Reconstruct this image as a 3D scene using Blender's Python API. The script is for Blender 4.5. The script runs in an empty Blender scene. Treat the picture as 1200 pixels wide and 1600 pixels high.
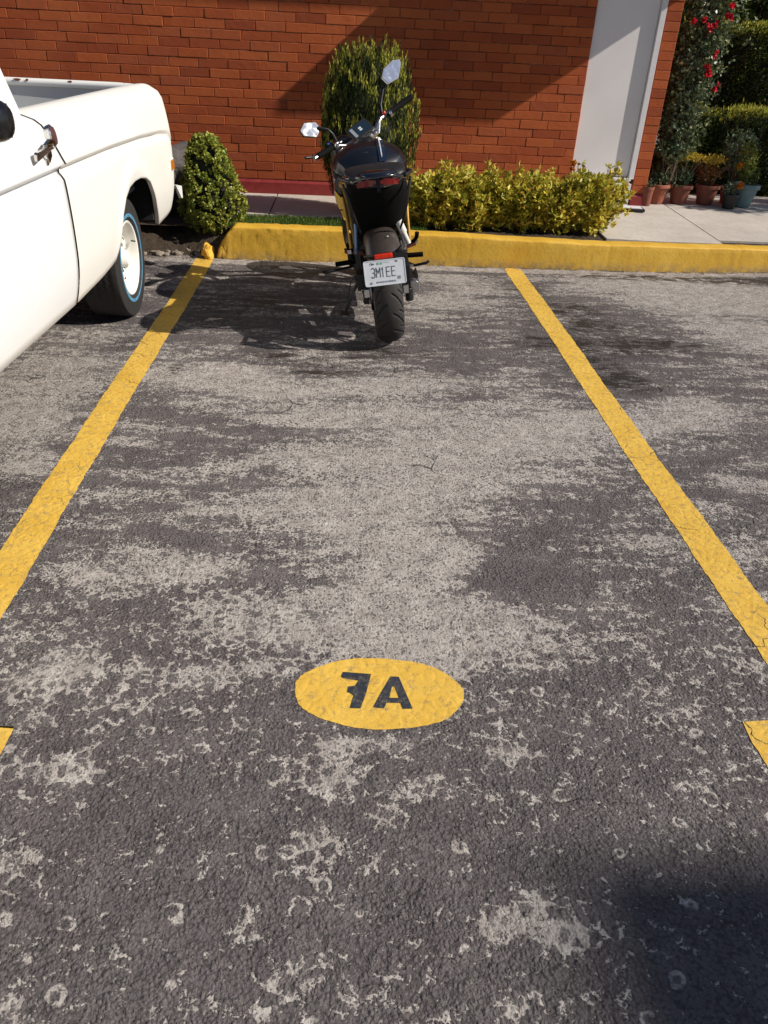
import bpy, math, random
import numpy as np
from mathutils import Matrix, Vector
from mathutils.geometry import tessellate_polygon

random.seed(7)
rng = np.random.default_rng(11)
SC = bpy.context.scene
COL = SC.collection
GROW = 1.1          # the whole place is modelled at 1:1.1 and enlarged to real size at the end

# ------------------------------------------------------------------ camera
cam_d = bpy.data.cameras.new("camera")
cam_d.sensor_fit = 'VERTICAL'
cam_d.sensor_height = 36.0
cam_d.sensor_width = 27.0
cam_d.lens = 27.0
cam_d.clip_start = 0.05
cam_d.clip_end = 500
cam = bpy.data.objects.new("camera", cam_d)
COL.objects.link(cam)
cam.matrix_world = Matrix(((0.998288, -0.014718, -0.056605, 0.0),
                           (-0.040262, 0.529061, -0.847628, 0.0),
                           (0.042423, 0.848456, 0.527563, 1.45 * GROW),
                           (0, 0, 0, 1)))
SC.camera = cam

# ------------------------------------------------------------------ light
KX, KY = 1.33, 0.33                       # a shadow runs KX to -x and KY to +y per metre of height
SUN_EL = math.atan(1 / math.hypot(KX, KY))
world = bpy.data.worlds.new("World")
SC.world = world
world.use_nodes = True
wn = world.node_tree
for nd in list(wn.nodes):
    wn.nodes.remove(nd)
sky = wn.nodes.new('ShaderNodeTexSky')
sky.sky_type = 'NISHITA'
sky.sun_disc = False
sky.sun_elevation = SUN_EL
sky.sun_rotation = math.atan2(KX, -KY)     # clockwise from +y
sky.altitude = 2200
sky.air_density = 1.0
sky.dust_density = 2.2
bg = wn.nodes.new('ShaderNodeBackground')
bg.inputs[1].default_value = 0.070
wo = wn.nodes.new('ShaderNodeOutputWorld')
wn.links.new(sky.outputs[0], bg.inputs[0])
wn.links.new(bg.outputs[0], wo.inputs[0])
sun_d = bpy.data.lights.new("sun", 'SUN')
sun_d.energy = 4.8
sun_d.angle = math.radians(0.53)
sun_d.color = (1.0, 0.94, 0.85)
sun = bpy.data.objects.new("sun", sun_d)
COL.objects.link(sun)
sun.rotation_euler = Vector((KX, -KY, 1.0)).to_track_quat('Z', 'Y').to_euler()
SC.view_settings.view_transform = 'Standard'
SC.view_settings.look = 'None'
SC.view_settings.exposure = 0.22
SC.view_settings.gamma = 1.0
SC.cycles.max_bounces = 6
SC.cycles.diffuse_bounces = 3
SC.cycles.transparent_max_bounces = 8

# ------------------------------------------------------------------ mesh helpers
class MB:
    """collects faces; build() links them as ONE mesh object"""
    def __init__(s):
        s.v = []; s.f = []; s.m = []; s.n = 0
    def add(s, verts, faces, mi=0):
        b = s.n
        s.v.extend([tuple(map(float, p)) for p in verts]); s.n += len(verts)
        s.f.extend([tuple(b + i for i in f) for f in faces]); s.m.extend([mi] * len(faces))
    def box(s, c, d, rz=0, ry=0, rx=0, mi=0, M=None):
        R = Matrix.Rotation(rz, 3, 'Z') @ Matrix.Rotation(ry, 3, 'Y') @ Matrix.Rotation(rx, 3, 'X')
        vs = []
        for x in (-.5, .5):
            for y in (-.5, .5):
                for z in (-.5, .5):
                    p = R @ Vector((x * d[0], y * d[1], z * d[2])) + Vector(c)
                    vs.append(M @ p if M else p)
        s.add(vs, [(0, 1, 3, 2), (4, 6, 7, 5), (0, 4, 5, 1), (2, 3, 7, 6), (0, 2, 6, 4), (1, 5, 7, 3)], mi)
    def rings(s, rings, closed=True, caps=True, mi=0):
        k = len(rings[0]); vs = [p for r in rings for p in r]; fs = []
        for i in range(len(rings) - 1):
            for j in range(k if closed else k - 1):
                a = i * k + j; b = i * k + (j + 1) % k
                fs.append((a, b, b + k, a + k))
        if caps and closed:
            fs.append(tuple(range(k - 1, -1, -1)))
            fs.append(tuple((len(rings) - 1) * k + j for j in range(k)))
        s.add(vs, fs, mi)
    def tube(s, pts, r, k=10, mi=0, caps=True):
        pts = [Vector(p) for p in pts]
        rs = r if isinstance(r, (list, tuple)) else [r] * len(pts)
        out = []; up = None
        for i, p in enumerate(pts):
            t = (pts[min(i + 1, len(pts) - 1)] - pts[max(i - 1, 0)]).normalized()
            if up is None:
                up = t.orthogonal().normalized()
            up = (up - t * up.dot(t)).normalized()
            w = t.cross(up)
            out.append([p + (up * math.cos(2 * math.pi * j / k) + w * math.sin(2 * math.pi * j / k)) * rs[i] for j in range(k)])
        s.rings(out, True, caps, mi)
    def lathe(s, prof, c=(0, 0, 0), axis='Z', k=32, mi=0, caps=True):
        """prof: (radius, along)"""
        out = []
        for r, a in prof:
            ring = []
            for j in range(k):
                t = 2 * math.pi * j / k; u, w = r * math.cos(t), r * math.sin(t)
                p = (u, w, a) if axis == 'Z' else ((a, u, w) if axis == 'X' else (w, a, u))
                ring.append(Vector(p) + Vector(c))
            out.append(ring)
        s.rings(out, True, caps, mi)
    def ball(s, c, r, k=16, n=10, mi=0, M=None):
        out = []
        for i in range(n + 1):
            a = math.pi * i / n
            ring = []
            for j in range(k):
                t = 2 * math.pi * j / k
                sr = max(math.sin(a), 1e-3)
                p = Vector((r[0] * sr * math.cos(t), r[1] * sr * math.sin(t), -r[2] * math.cos(a)))
                if M: p = M @ p
                ring.append(p + Vector(c))
            out.append(ring)
        s.rings(out, True, True, mi)
    def prism(s, poly, d, mi=0):
        """poly: list of 3D points, d: extrusion vector"""
        k = len(poly); d = Vector(d); P = [Vector(p) for p in poly]
        s.add(P + [p + d for p in P],
              [tuple(range(k - 1, -1, -1)), tuple(range(k, 2 * k))] + [(i, (i + 1) % k, (i + 1) % k + k, i + k) for i in range(k)], mi)
    def build(s, name, mats, parent=None, smooth=None, bevel=0, sub=0):
        me = bpy.data.meshes.new(name)
        me.from_pydata(s.v, [], s.f)
        if not isinstance(mats, (list, tuple)): mats = [mats]
        for m in mats: me.materials.append(m)
        if len(mats) > 1: me.polygons.foreach_set('material_index', s.m)
        me.update()
        return link(name, me, parent, smooth, bevel, sub)

def link(name, me, parent=None, smooth=None, bevel=0, sub=0):
    o = bpy.data.objects.new(name, me)
    COL.objects.link(o)
    if parent is not None: o.parent = parent
    if smooth is not None:
        me.polygons.foreach_set('use_smooth', [True] * len(me.polygons))
        if smooth < 180:
            sharp_edges(me, math.radians(smooth))
    if bevel:
        b = o.modifiers.new('bevel', 'BEVEL'); b.width = bevel; b.segments = 2; b.limit_method = 'ANGLE'; b.angle_limit = math.radians(40)
    if sub:
        b = o.modifiers.new('sub', 'SUBSURF'); b.levels = sub; b.render_levels = sub
    return o

def sharp_edges(me, ang):
    import bmesh
    bm = bmesh.new(); bm.from_mesh(me)
    bmesh.ops.recalc_face_normals(bm, faces=bm.faces)
    for e in bm.edges:
        if len(e.link_faces) == 2:
            if e.link_faces[0].normal.angle(e.link_faces[1].normal, 0) > ang: e.smooth = False
    bm.to_mesh(me); bm.free()

def quads(name, V, F, mats, parent=None, smooth=False, mi=None):
    """numpy arrays -> mesh"""
    me = bpy.data.meshes.new(name)
    V = np.asarray(V, np.float32); F = np.asarray(F, np.int32)
    me.vertices.add(len(V)); me.vertices.foreach_set('co', V.ravel())
    me.loops.add(F.size); me.loops.foreach_set('vertex_index', F.ravel())
    me.polygons.add(len(F))
    k = F.shape[1]
    me.polygons.foreach_set('loop_start', np.arange(0, F.size, k, dtype=np.int32))
    me.polygons.foreach_set('loop_total', np.full(len(F), k, np.int32))
    if not isinstance(mats, (list, tuple)): mats = [mats]
    for m in mats: me.materials.append(m)
    if mi is not None: me.polygons.foreach_set('material_index', np.asarray(mi, np.int32))
    me.update(calc_edges=True); me.validate()
    if smooth: me.polygons.foreach_set('use_smooth', [True] * len(me.polygons))
    o = bpy.data.objects.new(name, me); COL.objects.link(o)
    if parent is not None: o.parent = parent
    return o

def tag(o, label=None, cat=None, group=None, kind=None):
    if label: o['label'] = label
    if cat: o['category'] = cat
    if group: o['group'] = group
    if kind: o['kind'] = kind
    return o

def thing(name, label, cat, loc=(0, 0, 0), rz=0, group=None):
    o = bpy.data.objects.new(name, None); COL.objects.link(o)
    o.location = loc; o.rotation_euler = (0, 0, rz); o.empty_display_size = .1
    return tag(o, label, cat, group)

def copy_tree(o, parent=None):
    c = o.copy(); COL.objects.link(c); c.parent = parent
    for ch in [x for x in bpy.data.objects if x.parent == o]:
        copy_tree(ch, c)
    return c

def text_mesh(body, size, depth=0.0008, sx=1.0):
    cu = bpy.data.curves.new('txt', 'FONT'); cu.body = body; cu.size = size; cu.extrude = depth
    cu.align_x = 'CENTER'; cu.align_y = 'CENTER'
    ob = bpy.data.objects.new('txt', cu); COL.objects.link(ob)
    dg = bpy.context.evaluated_depsgraph_get()
    me = bpy.data.meshes.new_from_object(ob.evaluated_get(dg))
    bpy.data.objects.remove(ob); bpy.data.curves.remove(cu)
    for v in me.vertices: v.co.x *= sx
    return me

# ------------------------------------------------------------------ materials
def lin(r, g, b):
    f = lambda c: c / 12.92 if c <= .04045 else ((c + .055) / 1.055) ** 2.4
    return (f(r / 255), f(g / 255), f(b / 255), 1)

class NG:
    def __init__(s, name):
        s.mat = bpy.data.materials.new(name); s.mat.use_nodes = True
        s.t = s.mat.node_tree; s.t.nodes.clear()
        s.out = s.t.nodes.new('ShaderNodeOutputMaterial')
        s._co = None
    def n(s, typ, **kw):
        nd = s.t.nodes.new('ShaderNode' + typ)
        for k, v in kw.items():
            if hasattr(nd, k) and not k.startswith('i_'): setattr(nd, k, v)
        return nd
    def put(s, sock, v):
        if v is None: return
        if isinstance(v, bpy.types.NodeSocket): s.t.links.new(v, sock)
        else: sock.default_value = v
    def co(s, scale=(1, 1, 1)):
        tc = s.n('TexCoord'); mp = s.n('Mapping'); mp.inputs['Scale'].default_value = scale
        s.t.links.new(tc.outputs['Object'], mp.inputs[0])
        return mp.outputs[0]
    def noise(s, scale, detail=4, rough=.55, vec=None, dist=0, st=(1, 1, 1)):
        nd = s.n('TexNoise'); s.put(nd.inputs['Vector'], vec or s.co(st))
        nd.inputs['Scale'].default_value = scale; nd.inputs['Detail'].default_value = detail
        nd.inputs['Roughness'].default_value = rough; nd.inputs['Distortion'].default_value = dist
        return nd.outputs[0]
    def vor(s, scale, feature='F1', vec=None, out=0, rand=1, st=(1, 1, 1)):
        nd = s.n('TexVoronoi', feature=feature); s.put(nd.inputs['Vector'], vec or s.co(st))
        nd.inputs['Scale'].default_value = scale; nd.inputs['Randomness'].default_value = rand
        return nd.outputs[out]
    def math(s, op, a, b=None, c=None, clamp=False):
        nd = s.n('Math', operation=op); nd.use_clamp = clamp
        s.put(nd.inputs[0], a); s.put(nd.inputs[1], b)
        if c is not None: s.put(nd.inputs[2], c)
        return nd.outputs[0]
    def rng(s, v, a, b, c=0, d=1, smooth=False):
        nd = s.n('MapRange'); nd.interpolation_type = 'SMOOTHSTEP' if smooth else 'LINEAR'
        for i, x in enumerate((v, a, b, c, d)): s.put(nd.inputs[i], x)
        return nd.outputs[0]
    def mix(s, f, a, b, mode='MIX'):
        nd = s.n('Mix', data_type='RGBA', blend_type=mode); s.put(nd.inputs[0], f); s.put(nd.inputs[6], a); s.put(nd.inputs[7], b)
        return nd.outputs[2]
    def ramp(s, f, stops):
        nd = s.n('ValToRGB'); el = nd.color_ramp.elements
        el[0].position, el[0].color = stops[0]; el[1].position, el[1].color = stops[-1]
        for p, c in stops[1:-1]:
            e = el.new(p); e.color = c
        s.put(nd.inputs[0], f); return nd.outputs[0]
    def attr(s, name):
        nd = s.n('Attribute'); nd.attribute_name = name; return nd.outputs['Fac']
    def island(s):
        return s.n('NewGeometry').outputs['Random Per Island']
    def bump(s, h, strength=.5, dist=.005, prev=None):
        nd = s.n('Bump'); nd.inputs['Strength'].default_value = strength; nd.inputs['Distance'].default_value = dist
        s.put(nd.inputs['Height'], h)
        if prev: s.t.links.new(prev, nd.inputs['Normal'])
        return nd.outputs[0]
    def pbr(s, color, rough=.6, metal=0, normal=None, spec=None, coat=0, trans=None, **kw):
        nd = s.n('BsdfPrincipled'); s.put(nd.inputs['Base Color'], color); s.put(nd.inputs['Roughness'], rough)
        s.put(nd.inputs['Metallic'], metal)
        if normal: s.t.links.new(normal, nd.inputs['Normal'])
        if spec is not None: nd.inputs['Specular IOR Level'].default_value = spec
        if coat: nd.inputs['Coat Weight'].default_value = coat; nd.inputs['Coat Roughness'].default_value = .05
        o = nd.outputs[0]
        if trans:
            tr = s.n('BsdfTranslucent'); s.put(tr.inputs[0], color)
            mx = s.n('MixShader'); mx.inputs[0].default_value = trans
            s.t.links.new(o, mx.inputs[1]); s.t.links.new(tr.outputs[0], mx.inputs[2]); o = mx.outputs[0]
        s.t.links.new(o, s.out.inputs[0])
        return s.mat

def simple(name, col, rough=.5, metal=0, var=.12, nscale=30, bumps=0, spec=None, coat=0, bd=.002):
    g = NG(name)
    n1 = g.noise(nscale, 5)
    d = tuple(c * (1 - var) for c in col[:3]) + (1,); l = tuple(min(1, c * (1 + var)) for c in col[:3]) + (1,)
    c = g.ramp(n1, [(.3, d), (.7, l)])
    nr = g.bump(g.noise(nscale * 2, 4), bumps, bd) if bumps else None
    r = g.rng(n1, .3, .7, max(0, rough - .06), min(1, rough + .08))
    return g.pbr(c, r, metal, nr, spec, coat)

def leafmat(name, cols, trans=.25, rough=.5, spec=.3):
    g = NG(name)
    f = g.island()
    k = len(cols)
    c = g.ramp(f, [(i / (k - 1), q) for i, q in enumerate(cols)])
    pn = g.noise(3.0, 2)
    c = g.mix(g.rng(pn, .35, .65), g.mix(1.0, c, (.72, .8, .7, 1), 'MULTIPLY'), c)
    return g.pbr(c, rough, 0, None, spec, 0, trans)

# ------------------------------------------------------------------ surfaces shared by lot, paint
def zlot(x, y):
    """gentle unevenness of the asphalt"""
    return .004 * np.sin(1.7 * x + .6) * np.cos(1.3 * y) + .003 * np.sin(3.9 * x - 2.1 * y) + .002 * np.sin(7.1 * y + 3 * x)

def stones(g):
    """height field of the worn aggregate: returns (stone height, fine noise)"""
    base = g.co()
    wob = g.n('TexNoise'); wob.inputs['Scale'].default_value = 22; wob.inputs['Detail'].default_value = 3
    g.t.links.new(base, wob.inputs['Vector'])
    vm = g.n('VectorMath', operation='SCALE'); g.put(vm.inputs[0], wob.outputs['Color']); vm.inputs['Scale'].default_value = .010
    va = g.n('VectorMath', operation='ADD'); g.put(va.inputs[0], base); g.put(va.inputs[1], vm.outputs[0])
    v = va.outputs[0]
    e = g.vor(31, 'DISTANCE_TO_EDGE', v)            # 2.3 cm stones
    e2 = g.vor(105, 'DISTANCE_TO_EDGE', v)          # 1 cm stones
    sz = g.vor(31, 'F1', v, 1)
    sep = g.n('SeparateColor'); g.put(sep.inputs[0], sz)
    return e, e2, sep.outputs[0], v

# ------------------------------------------------------------------ asphalt lot
def asphalt_mat():
    g = NG('worn_asphalt')
    e, e2, rnd, v = stones(g)
    h1 = g.rng(e, 0.0, .32, 0, 1, True)
    h2 = g.rng(e2, 0.0, .35, 0, 1, True)
    fine = g.noise(260, 4, .65)
    mid = g.noise(28, 5, .6)
    big = g.noise(3.2, 6, .62, st=(.75, 1.25, 1))
    streak = g.noise(6, 6, .65, st=(.45, 1.7, 1), dist=.4)
    silt = g.attr('silt'); oil = g.attr('oil')
    # stones stand prouder towards the drive lane (attribute 'coarse'); finer, flatter wear inside the bay
    coarse = g.attr('coarse')
    ef = g.vor(64, 'DISTANCE_TO_EDGE', v); sf = g.n('SeparateColor'); g.put(sf.inputs[0], g.vor(64, 'F1', v, 1))
    hf = g.math('MULTIPLY', g.rng(ef, 0, .32, 0, 1, True), g.rng(sf.outputs[0], 0, 1, .05, .62))
    hc = g.math('MULTIPLY', h1, g.rng(rnd, 0, 1, .22, .85))
    hs = g.math('ADD', g.math('MULTIPLY', hf, g.math('SUBTRACT', 1.0, coarse)), g.math('MULTIPLY', hc, coarse))
    hs = g.math('ADD', hs, g.math('MULTIPLY', h2, .2))
    grain = g.noise(125, 5, .75)
    hs = g.math('ADD', hs, g.math('MULTIPLY', g.rng(grain, .3, .7), .52))
    hs = g.math('SUBTRACT', hs, .12)
    lev = g.math('MULTIPLY_ADD', g.math('SUBTRACT', big, .5), .9, g.math('MULTIPLY_ADD', coarse, .10, g.math('ADD', silt, .07)))
    lev = g.math('MULTIPLY_ADD', g.math('SUBTRACT', streak, .5), g.rng(coarse, 0, 1, 2.0, .35), lev)
    lev = g.math('MULTIPLY_ADD', g.math('SUBTRACT', mid, .5), g.rng(coarse, 0, 1, 1.35, 1.9), lev)
    cap = g.rng(g.noise(11, 4, .6), .35, .68, .44, .86)
    lev = g.math('MINIMUM', lev, cap)
    cov = g.rng(g.math('SUBTRACT', lev, hs), -.02, .07, 0, 1, True)
    # pale film that is rubbed thin in places
    film = g.rng(g.noise(75, 5, .7), .33, .6, .5, 1)
    cov = g.math('MULTIPLY', cov, film)
    # thin dusty haze of the same silt, smeared along the lot
    smear = g.noise(4.2, 7, .68, st=(.30, 1.5, 1), dist=.6)
    thin = g.rng(g.math('ADD', g.math('MULTIPLY', silt, .55), g.math('SUBTRACT', smear, .5)), .08, .42, 0, .30, True)
    cov = g.math('MAXIMUM', cov, g.math('MULTIPLY', thin, g.rng(grain, .28, .6, .45, 1)))
    # rings of silt round single proud stones
    fl = g.n('SeparateColor'); g.put(fl.inputs[0], g.vor(92, 'F1', v, 1))
    fle = g.math('MULTIPLY', g.math('GREATER_THAN', fl.outputs[0], .66), g.rng(g.vor(92, 'F1', v), .30, .48, 1, 0))
    fle = g.math('MULTIPLY', fle, g.rng(g.noise(19, 4), .36, .56, .15, 1))
    cov = g.math('MULTIPLY', cov, g.math('SUBTRACT', 1.0, g.math('MULTIPLY', fle, .85)))
    vr = g.vor(15, 'F1', v); vc = g.n('SeparateColor'); g.put(vc.inputs[0], g.vor(15, 'F1', v, 1))
    rr = g.rng(vc.outputs[0], 0, 1, .12, .30)
    rr = g.math('MULTIPLY_ADD', g.math('SUBTRACT', mid, .5), .30, rr)
    ring = g.rng(g.math('ABSOLUTE', g.math('SUBTRACT', vr, rr)), .035, .075, 1, 0)
    pick = g.math('GREATER_THAN', g.math('ADD', vc.outputs[1], g.math('MULTIPLY', g.math('SUBTRACT', g.noise(2.3, 3), .5), .8)), .68)
    ring = g.math('MULTIPLY', g.math('MULTIPLY', ring, pick), g.rng(grain, .34, .46))
    ring = g.math('MULTIPLY', ring, g.rng(g.noise(27, 3), .42, .5))
    ring = g.math('MULTIPLY', ring, g.rng(coarse, 0, 1, .2, 1))
    cov = g.math('MAXIMUM', cov, ring)
    dark = g.ramp(g.noise(9, 6, .6), [(.3, (.108, .091, .092, 1)), (.55, (.142, .122, .121, 1)), (.75, (.175, .153, .150, 1))])
    dark = g.mix(g.rng(rnd, .55, 1, 0, .35), dark, (.17, .155, .145, 1))
    dark = g.mix(g.rng(fine, .58, .72, 0, .55), dark, (.22, .2, .175, 1))
    dark = g.mix(g.rng(fine, .3, .42, .6, 0), dark, (.035, .03, .03, 1))
    pale = g.ramp(g.noise(14, 5, .6), [(.3, (.34, .298, .268, 1)), (.5, (.455, .408, .366, 1)), (.75, (.57, .525, .475, 1))])
    crev = g.rng(g.vor(118, 'F1', g.co()), .45, .8, 0, .55)
    dark = g.mix(crev, dark, (.032, .027, .026, 1))
    spk = g.rng(g.vor(210, 'F1', v), .10, .22, 1, 0)
    dark = g.mix(g.math('MULTIPLY', spk, g.rng(g.noise(33, 3), .45, .62, 0, .8)), dark, (.30, .265, .215, 1))
    col = g.mix(cov, dark, pale)
    pits = g.rng(g.vor(150, 'F1', v), .12, .26, 1, 0)
    pits = g.math('MULTIPLY', pits, g.rng(mid, .42, .55))
    col = g.mix(g.math('MULTIPLY', pits, .75), col, (.03, .026, .026, 1))
    # old cracks
    ck = g.vor(1.1, 'DISTANCE_TO_EDGE', g.co())
    wv = g.n('TexNoise'); wv.inputs['Scale'].default_value = 5; wv.inputs['Detail'].default_value = 6
    sv = g.n('VectorMath', operation='SCALE'); g.put(sv.inputs[0], wv.outputs['Color']); sv.inputs['Scale'].default_value = .16
    av = g.n('VectorMath', operation='ADD'); g.put(av.inputs[0], g.co()); g.put(av.inputs[1], sv.outputs[0])
    g.t.links.new(g.co(), wv.inputs['Vector'])
    ck = g.vor(2.3, 'DISTANCE_TO_EDGE', av.outputs[0])
    crack = g.rng(ck, .002, .009, 1, 0)
    crack = g.math('MULTIPLY', crack, g.rng(g.noise(2.1, 3), .56, .66))
    col = g.mix(g.math('MULTIPLY', crack, .8), col, (.02, .018, .018, 1))
    om = g.math('MULTIPLY', g.math('MULTIPLY', oil, 2.3), g.rng(g.noise(13, 7, .78, st=(.55, 1.3, 1)), .47, .53))
    om = g.math('MULTIPLY', om, g.rng(fine, .3, .6, .7, 1))
    col = g.mix(g.math('MINIMUM', om, .9), col, (.022, .016, .013, 1))
    h = g.math('ADD', g.math('MULTIPLY', h1, .16), g.math('MULTIPLY', h2, .30))
    pebd = g.vor(118, 'F1', g.co())
    peb = g.rng(pebd, .05, .75, 1, 0)
    pr_ = g.n('SeparateColor'); g.put(pr_.inputs[0], g.vor(118, 'F1', g.co(), 1))
    peb = g.math('MULTIPLY', peb, g.rng(pr_.outputs[0], .15, .9, 0, 1))
    pb2 = g.rng(g.vor(62, 'F1', v), .10, .55, 1, 0)
    pr2 = g.n('SeparateColor'); g.put(pr2.inputs[0], g.vor(62, 'F1', v, 1))
    peb = g.math('MULTIPLY_ADD', pb2, g.math('MULTIPLY', g.math('GREATER_THAN', pr2.outputs[1], .72), .8), peb)
    h = g.math('ADD', h, g.math('MULTIPLY', peb, .95))
    h = g.math('ADD', h, g.math('MULTIPLY', grain, .45))
    h = g.math('ADD', h, g.math('MULTIPLY', fine, .55))
    h = g.math('SUBTRACT', h, g.math('MULTIPLY', pits, .6))
    h = g.math('SUBTRACT', h, g.math('MULTIPLY', crack, 1.5))
    flat = g.math('MULTIPLY', g.rng(cov, 0, 1, 1, .45), g.rng(g.noise(6.5, 5, .65), .36, .62, .45, 1.05))
    h = g.math('MULTIPLY', h, flat)
    nr = g.bump(h, 1.0, .0065)
    rough = g.rng(om, 0, 1, .88, .55)
    return g.pbr(col, rough, 0, nr, .25)

M_ASPHALT = asphalt_mat()

def axis(spans):
    out = []
    for a, b, st in spans:
        out += list(np.arange(a, b - 1e-6, st))
    out.append(spans[-1][1])
    return np.array(out)

def kerb_y(x):
    """front foot of the kerb"""
    return 5.825 + .065 * np.maximum(np.asarray(x, float) - 1.7, 0) ** 1.3

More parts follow.
